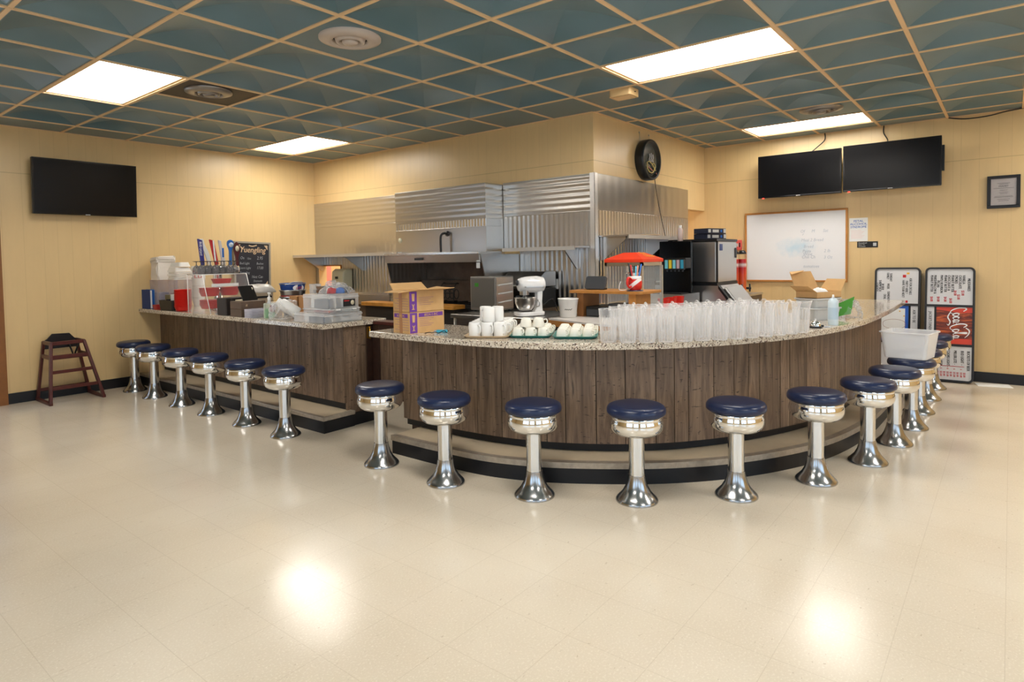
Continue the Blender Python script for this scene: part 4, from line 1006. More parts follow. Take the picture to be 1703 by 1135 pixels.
# stand mixer, head pointing to the left
t = thing('stand_mixer', 'white stand mixer with steel bowl on the prep table', 'stand mixer', (4.30, 3.20, .86), math.radians(150))
MIXW = M('white_enamel', rgb(240, 238, 236), .15, coat=.4)
m_ = MB(); m_.prism([(x, y) for x, y in crom([(.14, 0), (.12, .075), (.03, .085), (-.05, .07), (-.105, .055), (-.12, 0), (-.105, -.055), (-.05, -.07), (.03, -.085), (.12, -.075)], 4, True)], .004, .038); obj('base', m_, MIXW, t, bev=.008, bseg=3)
m_ = MB(); m_.prism([(-.105, .03), (-.02, .03), (-.045, .07), (-.052, .13), (-.052, .215), (-.105, .215), (-.098, .12), (-.10, .07)], -.035, .035, 'Y'); obj('column', m_, MIXW, t, bev=.012, bseg=3)
prof = [(-.135, .001), (-.132, .036), (-.115, .062), (-.06, .073), (.03, .070), (.085, .062), (.108, .052), (.114, .036), (.115, .001)]
m_ = MB(); m_.lathe([(r, z) for z, r in prof], 32); m_.xf(Matrix.Translation((0, 0, .268)) @ Matrix.Rotation(PI / 2, 4, 'Y') @ Matrix.Scale(.92, 4, (0, 1, 0))); obj('head', m_, MIXW, t)
obj('trim_band', MB().rrect((-.02, 0), (.19, .139), .02, .246, .256), STEEL, t)
m_ = MB(); m_.lathe([(.04, .18), (.043, .225)], 20, (.055, 0, 0)); obj('planetary', m_, STEEL, t)
m_ = MB(); m_.lathe([(.001, 0), (.024, 0), (.024, .012), (.001, .014)], 18); m_.xf(Matrix.Translation((.117, 0, .285)) @ Matrix.Rotation(PI / 2, 4, 'Y')); obj('attachment_hub', m_, GRAPH, t)
for x, z in ((.085, .283), (-.03, .29), (-.04, .25)):
    m_ = MB(); m_.lathe([(.007, -.068), (.005, -.076), (.001, -.076)], 10); m_.xf(Matrix.Translation((x, 0, z)) @ Matrix.Rotation(PI / 2, 4, 'X') @ Matrix.Scale(-1, 4, (0, 0, 1))); obj('knob', m_, INK, t)
m_ = MB(); m_.capt = False; m_.lathe([(.02, .045), (.052, .05), (.075, .075), (.087, .11), (.092, .155), (.0945, .158), (.089, .155), (.084, .11), (.07, .076)], 40, (.05, 0, 0)); bowl = obj('bowl', m_, STEEL, t)
obj('bowl_handle', MB().tube(crom([(-.01, .078, .14), (-.03, .11, .13), (-.03, .112, .09), (0, .08, .085)], 5), .006, 8), STEEL, bowl)
m_ = MB()
for a in range(6):
    c_, s_ = math.cos(a * PI / 3), math.sin(a * PI / 3); m_.tube(crom([(.055, 0, .19), (.055 + .03 * c_, .03 * s_, .13), (.055 + .035 * c_, .035 * s_, .09), (.055, 0, .07)], 5), .002, 5)
obj('whisk', m_, CHROME, t)
cable('black mixer power cord trailing over the prep table', [(4.38, 3.12, .95), (4.46, 3.08, 1.0), (4.56, 3.10, .90), (4.62, 3.12, .87)], .005)
# white topped counter with podium stand
t = thing('service_counter', 'white topped low counter with wooden edge behind the curved counter', 'counter', (0, 0, 0))
CT = [(4.18, 2.93), (3.97, 2.35), (3.97, 2.16), (5.24, 2.16), (5.24, 2.93)]
obj('top', MB().prism(CT[::-1], .848, .862), LAMW, t)
m_ = MB(); m_.prism(CT[::-1], .80, .848); obj('edge', m_, OAKTRIM, t)
obj('cabinet', MB().box((4.25, 2.2, 0), (5.2, 2.92, .80)), DARKW, t)
t = thing('counter_stand', 'wooden riser stand with two thick legs beside the popcorn machine', 'stand', (4.40, 2.22, .862))
obj('top', MB().rrect((.175, .32), (.36, .68), .03, .195, .218), OAKTRIM, t, bev=.004)
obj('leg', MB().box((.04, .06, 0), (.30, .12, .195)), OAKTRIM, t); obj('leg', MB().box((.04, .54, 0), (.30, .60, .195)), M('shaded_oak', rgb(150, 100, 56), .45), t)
t = thing('cash_drawer', 'black cash drawer under the wooden riser stand', 'cash drawer', (4.45, 2.36, .862))
obj('case', MB().box((0, 0, 0), (.27, .38, .085)), BLACKP, t, bev=.005); obj('front', MB().box((-.006, .01, .01), (0, .37, .06)), GRAPH, t); obj('printer', MB().box((.04, .05, .085), (.2, .2, .11)), GRAPH, t, bev=.01)
t = thing('payment_tablet', 'dark grey point of sale tablet seen from behind on the riser stand', 'tablet', (4.53, 2.70, 1.08), RW + .05)
obj('case', MB().rrect((0, .06), (.19, .115), .02, -.012, .012, 'Y').xf(Matrix.Rotation(-.35, 4, 'X')), GRAPH, t, bev=.004); obj('foot', MB().rrect((0, .05), (.14, .10), .02, 0, .014), BLACKP, t)
t = thing('popcorn_machine', 'red roofed glass popcorn machine with steel posts behind the riser stand', 'popcorn machine', (4.80, 2.40, .862))
PW, PD, PH_ = .40, .36, .44     # x, y, post height
for x, y in ((0, 0), (PW - .022, 0), (0, PD - .022), (PW - .022, PD - .022)): obj('post', MB().box((x, y, .04), (x + .022, y + .022, PH_)), M('post_aluminium', (.78, .77, .75, 1), .3, metal=1), t)
obj('base', MB().box((0, 0, 0), (PW, PD, .05)), STEEL, t)
for nm, a, b in (('front_pane', (.004, .022, .05), (.008, PD - .022, PH_ - .03)), ('side_pane', (.022, .004, .05), (PW - .022, .008, PH_ - .03)), ('side_pane', (.022, PD - .008, .05), (PW - .022, PD - .004, PH_ - .03))): obj(nm, MB().box(a, b), GLASSM, t)
m_ = MB(); m_.box((0, 0, PH_ - .03), (.01, PD, PH_)); m_.box((PW - .01, 0, PH_ - .03), (PW, PD, PH_)); m_.box((.01, 0, PH_ - .03), (PW - .01, .01, PH_)); m_.box((.01, PD - .01, PH_ - .03), (PW - .01, PD, PH_)); obj('top_rail', m_, STEEL, t)
e_ = .003
v = [(-e_, -e_, PH_), (PW + e_, -e_, PH_), (PW + e_, PD + e_, PH_), (-e_, PD + e_, PH_), (-e_, -e_, PH_ + .028), (PW + e_, -e_, PH_ + .028), (PW + e_, PD + e_, PH_ + .028), (-e_, PD + e_, PH_ + .028), (.12, .12, PH_ + .085), (PW - .12, .12, PH_ + .085), (PW - .12, PD - .12, PH_ + .085), (.12, PD - .12, PH_ + .085)]
roof = obj('roof', MB().add(v, [(3, 2, 1, 0), (0, 1, 5, 4), (1, 2, 6, 5), (2, 3, 7, 6), (3, 0, 4, 7), (4, 5, 9, 8), (5, 6, 10, 9), (6, 7, 11, 10), (7, 4, 8, 11), (8, 9, 10, 11)]), REDENAM, t, bev=.003)
m_ = MB(); text_into(m_, 'Pop', PW / 2 - .03, .085, .06, 0, shear=.2); text_into(m_, 'Deluxe', PW / 2 + .01, .035, .06, 0, shear=.2)
ang = math.atan2(.132, .072); m_.xf(Matrix.Translation((0, -e_ - .001, PH_ + .0295)) @ Matrix.Rotation(-ang, 4, 'X')); obj('lettering', m_, GOLDINK, roof)
m_ = MB(); m_.lathe([(.05, .0), (.058, .10), (.06, .11), (.001, .11)], 28, (.2, .2, .24)); obj('kettle', m_, CHROME, t); obj('kettle_arm', MB().tube([(.2, .2, .35), (.2, .2, PH_)], .012, 8), STEEL, t)
obj('shelf', MB().box((.03, .03, .28), (PW - .03, PD - .03, .284)), GLASSM, t)
obj('door_handle', MB().box((.06, -.012, .13), (.08, .0, .21)), GRAPH, t)
# cup of pens and a wire on the stand
t = thing('pen_mug', 'red and white helmet shaped mug holding pens on the wooden riser stand', 'mug', (4.47, 2.30, 1.0805), .4)
m, nt, p = new_mat('red_white_stripe'); v = coords(nt, (1, 1, 1)); sx_ = N(nt, 'ShaderNodeSeparateXYZ'); nt.links.new(v, sx_.inputs[0])
ad = N(nt, 'ShaderNodeMath', operation='MULTIPLY_ADD'); ad.inputs[1].default_value = .8; nt.links.new(sx_.outputs['Y'], ad.inputs[0]); nt.links.new(sx_.outputs['Z'], ad.inputs[2])
nt.links.new(ramp(nt, ad.outputs[0], [(0, rgb(214, 44, 34)), (.035, rgb(236, 232, 228)), (.06, rgb(214, 44, 34))], 'CONSTANT'), p.inputs['Base Color']); p.inputs['Roughness'].default_value = .25
m_ = MB(); m_.capt = False; m_.lathe([(.03, .004), (.04, .02), (.044, .05), (.038, .075), (.036, .092), (.033, .092), (.035, .07)], 28); obj('body', m_, m, t)
m_ = MB(); m_.lathe([(.0375, .073), (.039, .083), (.0375, .094), (.035, .094)], 28); obj('collar', m_, WHITE, t); obj('foot', MB().lathe([(.05, 0), (.05, .006), (.001, .007)], 28), NAVY, t)
obj('handle', MB().tube(crom([(-.03, .02, .075), (-.06, .035, .085), (-.072, .04, .05), (-.05, .03, .025), (-.036, .02, .03)], 5), .007, 8), RED, t)
t.scale = (1.3, 1.3, 1.25)
for k, (a, d, cmat, lb) in enumerate(((.3, .2, CYANP, 'pale blue'), (1.6, .12, REDINK, 'red'), (2.7, .25, INK, 'black'), (4.2, .15, M('pen_pink', rgb(226, 150, 130), .4), 'pink tipped'), (5.4, .2, BLUEINK, 'dark blue'))):
    b = Vector((4.47 + .012 * math.cos(a), 2.30 + .012 * math.sin(a), 1.09)); e2 = b + Vector((math.cos(a) * d * .2, math.sin(a) * d * .2, .185 + .012 * k % .03))
    tag(obj('pen', MB().tube([b, e2], .0055, 8), cmat), lb + ' pen standing in the striped mug', 'pen', 'pens in the striped mug')
tag(obj('white_cable', MB().tube(crom([(4.46, 2.42, 1.155), (4.455, 2.43, 1.12), (4.46, 2.43, 1.088), (4.50, 2.40, 1.085), (4.46, 2.34, 1.115), (4.52, 2.34, 1.10), (4.6, 2.36, 1.084)], 6), .0045, 6), WHITEINK), 'tangled white cable lying on the riser stand', 'cable')
# white bucket
t = thing('paper_bucket', 'white food bucket standing on the low white topped counter', 'bucket', (4.32, 2.83, .862))
m_ = MB(); m_.capt = False; m_.lathe([(.001, .003), (.066, .003), (.083, .148), (.087, .150), (.087, .156), (.081, .155), (.064, .01)], 36); obj('body', m_, WHITE, t)
m_ = MB(); m_.ribbon(crom([(-.03, 0), (-.022, .008), (-.016, 0), (-.008, .006), (0, 0), (.008, .006), (.016, 0), (.03, .012)], 4), .003, y=-.0765); m_.xf(Matrix.Translation((0, 0, .065)) @ Matrix.Rotation(-.62 - .35, 4, 'Z')); obj('black_scrawl', m_, INK, t)
# back counter, soda dispenser and ice machine
t = thing('back_counter', 'low steel counter along the right kitchen wall', 'counter', (0, 0, 0))
obj('top', MB().box((5.27, 2.45, .83), (6.46, 3.11, .86)), STEEL, t); obj('cabinet', MB().box((5.3, 2.5, 0), (6.44, 3.11, .83)), SOOT, t)
for k, x in enumerate((5.55, 5.72, 5.9)): tag(obj('plastic_cup', taper(MB(), .10, .09, .09, .8, .02).xf(Matrix.Translation((x, 2.56, .861))), RED), ('left', 'middle', 'right')[k] + ' of three small red containers on the back counter', 'container', 'red containers on the back counter')
t = thing('beverage_dispenser', 'tall black soda fountain with coloured valve labels beside the ice machine', 'soda dispenser', (6.02, 2.57, .86))
obj('splash_panel', MB().box((.22, 0, .10), (.26, .35, .645)), SCREEN, t, bev=.006); obj('body', MB().box((.26, .10, .10), (.44, .35, .64)), BLACKP, t); obj('hood', MB().box((.08, .0, .36), (.22, .215, .47)), BLACKP, t, bev=.006)
obj('base', MB().box((0, 0, 0), (.44, .35, .10)), STEEL, t); obj('drip_tray', MB().box((.01, .02, .10), (.21, .33, .112)), INK, t)
vl = [rgb(120, 206, 222), rgb(236, 210, 60), rgb(130, 210, 226), rgb(200, 170, 176), rgb(60, 160, 190)]
for k in range(5):
    y = .19 - k * .042; vv = obj('valve', MB().box((.04, y - .018, .35), (.08, y + .018, .455)), BLACKP, t, bev=.003)
    obj('label', MB().box((.037, y - .016, .362), (.04, y + .016, .45)), M('valve_label', vl[k], .4), vv); obj('nozzle', MB().lathe([(.008, .33), (.010, .35)], 12, (.06, y, 0)), GRAPH, vv)
t = thing('ice_machine', 'stainless ice machine on a sloping front bin near the corridor', 'ice machine', (6.50, 2.40, 0))
obj('head', MB().box((.02, 0, 1.06), (.62, .70, 1.50)), STEEL, t, bev=.008); obj('side_panel', MB().box((.008, .02, 1.075), (.02, .285, 1.485)), STEEL, t); obj('side_vent', MB().box((.008, .295, 1.075), (.02, .70, 1.485)), BLACKP, t)
m_ = MB(); m_.box((0, -.004, 1.50), (.63, .70, 1.525)); m_.box((0, -.006, 1.03), (.63, .70, 1.06)); obj('black_trim', m_, BLACKP, t)
m_ = MB(); m_.box((.015, -.006, 1.06), (.03, .01, 1.50)); obj('corner_trim', m_, BLACKP, t)
obj('badge', MB().box((.09, -.003, 1.40), (.17, 0, 1.47)), M('badge_blue', rgb(40, 60, 120), .4), t); obj('latch', MB().box((.56, -.008, 1.32), (.60, .0, 1.43)), BLACKP, t)
obj('bin', MB().prism([(.70, 0), (-.28, 0), (-.28, .70), (-.02, 1.03), (.70, 1.03)], 0, .60, 'X'), STEEL, t)
m_ = MB(); m_.prism([(-.285, .70), (-.02, 1.035), (-.02, 1.0), (-.265, .68)], -.012, .05, 'X'); obj('bin_trim', m_, BLACKP, t)
obj('bin_lid', MB().prism([(-.26, .735), (-.045, 1.005), (-.067, 1.022), (-.28, .75)], .07, .57, 'X'), STEEL, t, bev=.015, bseg=3)
def carton(x, y, z, rz, label, wht):
    t = thing('glove_box', label, 'box', (x, y, z), rz, 'dark cartons on the ice machine'); obj('carton', MB().box((-.15, -.09, 0), (.15, .09, .055)), M('navy_carton', rgb(32, 38, 60), .5), t, bev=.002)
    m_ = MB(); m_.box((-.07, -.0915, .012), (.03, -.09, .042)); m_.box((.11, -.0915, .008), (.149, -.09, .05)); m_.box((-.14, -.0915, .01), (-.10, -.09, .045)); obj('white_print', m_, LGREY, t); obj('blue_print', MB().box((.06, -.0915, .015), (.085, -.09, .04)), BLUEINK, t)
carton(6.66, 2.53, 1.525, -.35, 'lower one of two navy cartons stacked on the ice machine', 1); carton(6.63, 2.52, 1.581, -.30, 'upper one of two navy cartons stacked on the ice machine', 1)
t = thing('spray_bottle', 'slim pinkish white plastic bottle on top of the soda fountain', 'bottle', (6.32, 2.72, 1.50)); m_ = MB(); m_.lathe([(.001, 0), (.028, .002), (.028, .12), (.024, .135), (.015, .145), (.001, .146)], 24); obj('body', m_, M('pinkish_plastic', rgb(232, 206, 196), .35), t); obj('cap', MB().lathe([(.014, .145), (.014, .172), (.001, .173)], 16), WHITE, t)
tag(obj('serving_plate', MB().lathe([(.001, .004), (.09, .004), (.135, .014), (.136, .010), (.09, 0), (.001, 0)], 40, (5.98, 2.93, 1.561)), TANTRAY), 'round tan plate lying on the right steel shelf', 'plate')
# two drink towers by the whiteboard
def tower(x, y, label, z=.90):
    t = thing('beverage_tower', label, 'drink tower', (x, y, z), .2, 'tall drink towers beside the whiteboard')
    m, nt, p = new_mat('tower_print'); v = coords(nt); s_ = N(nt, 'ShaderNodeSeparateXYZ'); nt.links.new(v, s_.inputs[0])
    nt.links.new(ramp(nt, s_.outputs['Z'], [(0, rgb(216, 108, 44)), (.22, rgb(206, 72, 40)), (.30, rgb(190, 40, 40)), (.335, rgb(222, 210, 206)), (.36, rgb(190, 36, 40))]), p.inputs['Base Color']); p.inputs['Roughness'].default_value = .25
    obj('tube', MB().lathe([(.047, .0), (.047, .40)], 28), m, t); obj('clear_top', MB().lathe([(.047, .40), (.047, .46)], 28), GLASSM, t); obj('lid', MB().lathe([(.05, .46), (.05, .472), (.03, .50), (.001, .505)], 28), BLACKP, t)
    m_ = MB(); m_.tube([(0, -.045, .06), (0, -.10, .06)], .014, 10); m_.tube([(0, -.085, .02), (0, -.085, .10)], .010, 8); m_.tube([(-.025, -.085, .105), (.025, -.085, .105)], .008, 8); obj('tap', m_, BLACKP, t)
tower(7.33, 2.50, 'left one of two orange red drink towers beside the whiteboard'); tower(7.45, 2.45, 'right one of two orange red drink towers beside the whiteboard')
t = thing('tower_stand', 'low cabinet under the orange red drink towers', 'cabinet', (7.2, 2.3, 0)); obj('body', MB().box((0, 0, 0), (.5, .5, .88)), SOOT, t); obj('top', MB().box((-.01, -.01, .88), (.51, .51, .90)), STEEL, t)
# ---------------------------------------------------------------- things on the left counter
Z = ZG1 + .0005
def boxpart(t, nm, a, b, mat, bev=.002): return obj(nm, MB().box(a, b), mat, t, bev=bev)
t = thing('ring_binder', 'blue and white binder standing at the wall end of the left counter', 'binder', (2.965, 7.585, Z), .25)
boxpart(t, 'cover', (-.028, -.07, 0), (-.024, .07, .215), M('navy_card', rgb(40, 60, 110), .5)); boxpart(t, 'pages', (-.024, -.066, .004), (.0, .066, .205), PAPER); boxpart(t, 'pages', (.0, -.066, .004), (.024, .066, .205), M('blue_sleeve', rgb(34, 92, 170), .4)); boxpart(t, 'cover', (.024, -.07, 0), (.028, .07, .215), M('blue_card', rgb(60, 120, 190), .4))
def bin_(x, y, lx, ly, h, label, fill):
    t = thing('storage_bin', label, 'bin', (x, y, Z), 0, 'clear plastic bins at the wall end'); obj('body', taper(MB(), lx, ly, h, .92, .02, .003), SMOKE, t); obj('contents', MB().rrect((0, 0), (lx * .84, ly * .84), .02, .005, h * .55), fill, t)
bin_(3.115, 7.53, .22, .24, .32, 'clear plastic bin under the white cloth bag', M('grey_linen', rgb(120, 124, 146), .8)); bin_(3.17, 7.245, .18, .22, .32, 'clear plastic bin under the foam containers', M('mauve_linen', rgb(170, 140, 146), .8))
t = thing('cloth_bag', 'folded white cloth bag standing on the clear bin nearest the wall', 'bag', (3.115, 7.53, Z + .321)); q = rr((0, 0), (.20, .17), .018, 3); n = len(q); m_ = MB(); lv = [(0, 1.0), (.05, 1.04), (.13, 1.0), (.195, .97), (.20, 1.05), (.222, 1.07), (.226, 1.0), (.232, 1.06), (.252, 1.05), (.262, .9)]
v = [(p[0] * k + .006 * math.sin(9 * a + i), p[1] * k + .008 * math.sin(7 * a + 2 * i), z + (.010 * math.sin(i * .45) if a > 3 else 0)) for a, (z, k) in enumerate(lv) for i, p in enumerate(q)]
f = [(a * n + i, a * n + (i + 1) % n, (a + 1) * n + (i + 1) % n, (a + 1) * n + i) for a in range(len(lv) - 1) for i in range(n)] + [tuple(range(n - 1, -1, -1)), tuple((len(lv) - 1) * n + i for i in range(n))]
o = obj('bag_body', m_.add(v, f, False), CLOTH, t)
fm = None
for k in range(6):
    z = Z + .322 + (.022 * k if k < 4 else .088 + (k - 4) * .055); h = .02 if k < 4 else .05
    m_ = taper(MB(), .19 if k < 5 else .14, .19, h, .82, .02, .006) if k >= 4 else MB().rrect((0, 0), (.19, .19), .03, 0, h - .002)
    if k >= 4: m_.v = [(p[0], p[1], h - p[2]) for p in m_.v]
    tag(obj('foam_container', m_, FOAM, None, (3.165 + (.01 if k % 2 else 0), 7.24, z), (0, 0, .1 * (k % 3))), 'white foam container on the right clear bin, %s' % ('number %d from the bottom of the stack' % (k + 1) if k < 4 else ('upper lid of the stack' if k == 5 else 'wide lid just below the top')), 'food container', 'stacked foam containers')
t = thing('souvenir_bucket', 'round white bucket with red stripes and red letters behind the display case', 'bucket', (3.455, 7.43, Z)); m_ = MB(); m_.capt = False; m_.lathe([(.05, 0), (.07, .10), (.075, .29), (.082, .34), (.082, .38), (.078, .44), (.06, .47), (.055, .47)], 32); obj('body', m_, WHITE, t)
m_ = MB(); text_into(m_, 'LD', 0, .33, .075, -.0845); m_.xf(Matrix.Rotation(-.35, 4, 'Z')); obj('red_letters', m_, REDINK, t)
m_ = MB()
for a in range(-3, 4, 2):
    m_.add([(.0845 * math.sin(x_), -.0845 * math.cos(x_), z_) if z_ < .41 else (.071 * math.sin(x_), -.071 * math.cos(x_), z_) for x_, z_ in ((a * .2 - .1, .40), (a * .2 + .1, .40), (a * .15 + .08, .455), (a * .15 - .08, .455))], [(0, 1, 2, 3)])
m_.xf(Matrix.Rotation(-.35, 4, 'Z')); obj('red_stripes', m_, REDINK, t)
t = thing('condiment_caddy', 'black plastic condiment caddy beside the red basket stack', 'caddy', (3.0, 7.05, Z), .06); obj('tray', taper(MB(), .16, .30, .11, .9, .02, .004), BLACKP, t); boxpart(t, 'divider', (-.07, -.01, .01), (.07, 0, .12), BLACKP); boxpart(t, 'napkins', (-.03, -.12, .02), (.05, -.02, .17), PAPER); boxpart(t, 'menu_cards', (-.02, .02, .02), (.0, .12, .165), M('olive_card', rgb(120, 110, 80), .6))
tag(obj('ketchup_packets', taper(MB(), .08, .10, .05, .8, .015).xf(Matrix.Translation((2.97, 7.36, Z))), M('dull_red', rgb(170, 48, 44), .4)), 'small dull red dish between binder and caddy', 'dish')
for k in range(11):
    m_ = MB(); m_.capt = False; m_.lathe([(.001, .003), (.07, .003), (.082, .05), (.088, .052), (.085, .05), (.07, .006)], 36)
    tag(obj('food_basket', m_, RED, None, (2.995, 6.79, Z + .0175 * k)), 'round red basket in the stack beside the display case, %s' % (('number %d from the bottom' % (k + 1)) if k < 10 else 'topmost'), 'basket', 'red baskets stacked on the left counter')
# display case: slanted front faces the gate end
t = thing('display_case', 'clear acrylic display case with slanted front holding red baskets', 'display case', (2.935, 6.07, Z))
W_, D_, H_ = .46, .47, .385; PR = [(0, 0), (D_, 0), (D_, H_), (.15, H_)]
obj('side_pane', MB().prism(PR, 0, .005, 'X'), ACRYL, t); obj('side_pane', MB().prism(PR, W_ - .005, W_, 'X'), ACRYL, t)
obj('top_pane', MB().box((.005, .15, H_ - .005), (W_ - .005, D_, H_)), ACRYL, t); obj('back_pane', MB().box((.005, D_ - .005, 0), (W_ - .005, D_, H_ - .005)), ACRYL, t)
obj('front_pane', MB().prism([(0, 0), (.005, 0), (.155, H_ - .005), (.15, H_ - .005)], .005, W_ - .005, 'X'), ACRYL, t)
for z in (.005, .13, .25): obj('shelf', MB().prism([(.03 + z * .39, z), (D_ - .006, z + .02), (D_ - .006, z + .025), (.03 + z * .39, z + .005)], .006, W_ - .006, 'X'), ACRYL, t)
m_ = MB()
for a, b in (((0, 0, 0), (0, .15, H_)), ((W_, 0, 0), (W_, .15, H_)), ((0, .15, H_), (W_, .15, H_)), ((0, D_, 0), (0, D_, H_)), ((0, .15, H_), (0, D_, H_))): m_.tube([a, b], .004, 6)
obj('polished_edges', m_, M('polished_edge', rgb(236, 232, 228), .2), t)
def rbask(x, y, z, label, r=.088):
    m_ = MB(); m_.capt = False; m_.lathe([(.001, .003), (r * .8, .003), (r, .05), (r * 1.06, .052), (r * .97, .05), (r * .78, .006)], 32); tag(obj('food_basket', m_, RED, None, (x, y, z)), label, 'basket', 'red baskets inside the display case')
for a in range(2):
    for k in range(4): rbask(3.06 + a * .21, 6.34, Z + .162 + .0 + k * .018 - .0, 'red basket, %s middle shelf stack in the display case, number %d up' % (('left', 'right')[a], k + 1), .096) if k < 3 else None
for a in range(2):
    for k in range(3): rbask(3.06 + a * .21, 6.34, Z + .036 + k * .02, 'red basket, %s bottom stack in the display case, number %d up' % (('left', 'right')[a], k + 1), .096)
rbask(3.21, 6.38, Z + .285, 'red basket alone on the top shelf of the display case', .1)
boxc = tag(obj('price_card', MB().box((3.02, 6.205, Z + .262), (3.30, 6.209, Z + .292)), PAPER), 'white card strip standing on a shelf of the display case', 'card')
# wire glass caddies on top of the case
first_c = None
for k in range(6):
    x, y = 2.975 + .072 * k, 6.32 + .02 * (k % 2)
    lb = 'smoky goblet in the front row on the display case, %s from the left' % ('first', 'second', 'third', 'fourth', 'fifth', 'sixth')[k]
    if first_c is None:
        first_c = thing('wine_glass', lb, 'glass', (x, y, Z + H_ + .0005), 0, 'goblets on the display case')
        m_ = MB(); m_.capb = False; m_.lathe([(.034, 0), (.040, .03), (.038, .06), (.022, .085), (.006, .095)], 28); obj('bowl', m_, clear_mat('smoky_glass', (.16, .16, .17, 1), .45, .95, .04), first_c)
        m_ = MB(); m_.lathe([(.005, .093), (.004, .125), (.001, .126)], 12); obj('stem', m_, clear_mat('smoky_glass_b', (.2, .2, .2, 1), .6, .95, .04), first_c)
        m_ = MB(); m_.lathe([(.005, .125), (.036, .132), (.036, .135), (.001, .136)], 28); obj('foot', m_, clear_mat('smoky_glass_c', (.1, .1, .11, 1), .6, .97, .04), first_c)
    else: dup(first_c, (x, y, Z + H_ + .0005), None, lb)
for k in range(6): dup(first_c, (2.99 + .072 * k, 6.45, Z + H_ + .0005), None, 'smoky goblet in the back row on the display case, %s from the left' % ('first', 'second', 'third', 'fourth', 'fifth', 'sixth')[k])
# draught tower with six handles
t = thing('beer_tower', 'draught beer tower with six upright tap handles behind the display case', 'beer tower', (3.315, 6.67, Z))
m_ = MB(); m_.lathe([(.09, 0), (.09, .012), (.045, .02), (.045, .40), (.05, .41)], 28); obj('column', m_, CHROME, t)
obj('crossbar', MB().tube([(-.23, 0, .43), (.23, 0, .43)], .04, 20), CHROME, t)
HM = [M('tap_blue', rgb(52, 50, 128), .3), M('tap_white', rgb(232, 228, 220), .3), M('tap_red', rgb(190, 32, 40), .3), M('tap_silver', rgb(214, 210, 208), .3), M('tap_azure', rgb(42, 110, 190), .3), M('tap_maroon', rgb(84, 26, 30), .3)]
for k in range(6):
    x = -.185 + .075 * k
    fa = obj('faucet', MB().tube([(x, -.03, .43), (x, -.08, .43), (x, -.09, .40)], .012, 8), CHROME, t); obj('stem', MB().tube([(x, -.06, .43), (x, -.06, .49)], .007, 8), CHROME, fa)
    m_ = MB()
    if k in (0, 2): m_.prism([(-.018, .48), (.018, .48), (.016, .74), (-.03, .76)], -.075, -.045, 'Y')
    elif k == 1: m_.prism(crom([(-.012, .48), (.014, .48), (.012, .60), (-.015, .70), (-.02, .76), (-.062, .76), (-.058, .70), (-.03, .6)], 3, True), -.073, -.047, 'Y')
    elif k == 3: m_.prism([(-.018, .48), (.022, .48), (.006, .74), (-.02, .75)], -.075, -.045, 'Y')
    elif k == 4: m_.prism(crom([(-.01, .48), (.014, .48), (.014, .63), (.034, .69), (.028, .735), (.0, .75), (-.03, .735), (-.036, .69), (-.014, .63)], 3, True), -.073, -.047, 'Y')
    else: m_.prism(crom([(-.014, .47), (.014, .47), (.014, .55), (.03, .62), (.03, .68), (.0, .73), (-.03, .68), (-.03, .62), (-.014, .55)], 3, True), -.073, -.047, 'Y')
    m_.xf(Matrix.Translation((x, 0, 0)) @ Matrix.Translation((0, -.06, .48)) @ Matrix.Rotation((-.06, -.16, -.16, -.12, .03, .0)[k], 4, 'Y') @ Matrix.Translation((0, .06, -.48)))
    h_ = obj('tap_handle', m_, HM[k], t, bev=.006); h_['label'] = ('blue tap handle with white lettering', 'white curved tap handle', 'red and white tap handle', 'silver tap handle', 'azure round topped tap handle', 'maroon tap handle with oval badge')[k]
    m_ = MB()
    if k == 0: text_into(m_, 'BUD LIGHT', x - .006, .52, .034, -.0775, align='LEFT', sx=.9, down=False) if False else None; text_into(m_, 'BUD LIGHT', x - .034, .725, .034, -.0775, align='LEFT', sx=.85, down=True); m_.xf(Matrix.Translation((0, 0, 0)))
    elif k == 2: m_.prism([(x - .03, .52), (x - .012, .52), (x - .03, .74), (x - .045, .74)], -.077, -.0755, 'Y')
    elif k == 3: m_.box((x - .02, -.077, .56), (x, -.0755, .66))
    elif k == 4: m_.lathe([(.026, 0), (.026, .002), (.001, .002)], 20); m_.xf(Matrix.Translation((x + .008, -.0755, .695)) @ Matrix.Rotation(PI / 2, 4, 'X'))
    elif k == 5: m_.lathe([(.021, 0), (.021, .002), (.001, .002)], 20, sy=1.5); m_.xf(Matrix.Translation((x, -.0755, .655)) @ Matrix.Rotation(PI / 2, 4, 'X'))
    if m_.v: obj('emblem', m_, (WHITEINK, WHITEINK, WHITEINK, BLUEINK, SKYBLUE, CREAMP)[k], h_)
# dark menu holders, wooden boxes, tablet
for k in range(4):
    t_ = tag(obj('check_presenter', MB().prism([(-.09, 0), (.09, 0), (.09, .165), (-.085, .165)], -.025, .025, 'X'), M('dark_brown_leather', rgb(46, 40, 38), .45) if k == 0 else bpy.data.materials['dark_brown_leather'], None, (2.958 + .055 * k, 5.85, Z), (0, 0, 0), bev=.008), 'dark brown check holder standing in front of the display case, %s in the row' % ('first', 'second', 'third', 'fourth')[k], 'check holder', 'check holders in front of the display case')
WOODB = M('weathered_box_wood', rgb(98, 78, 62), .5, var=.15)
for k, (z, lb) in enumerate(((0, 'lower'), (.072, 'upper'))):
    t = thing('wooden_box', '%s of two stacked weathered brown wooden boxes on the left counter' % lb, 'box', (3.03, 5.54, Z + z), 0, 'stacked brown boxes'); boxpart(t, 'body', (-.12, -.10, 0), (.12, .10, .07), WOODB); m_ = MB(); text_into(m_, 'it', -.07, .025, .035, -.1012, shear=.3); obj('mark', m_, TANINK, t)
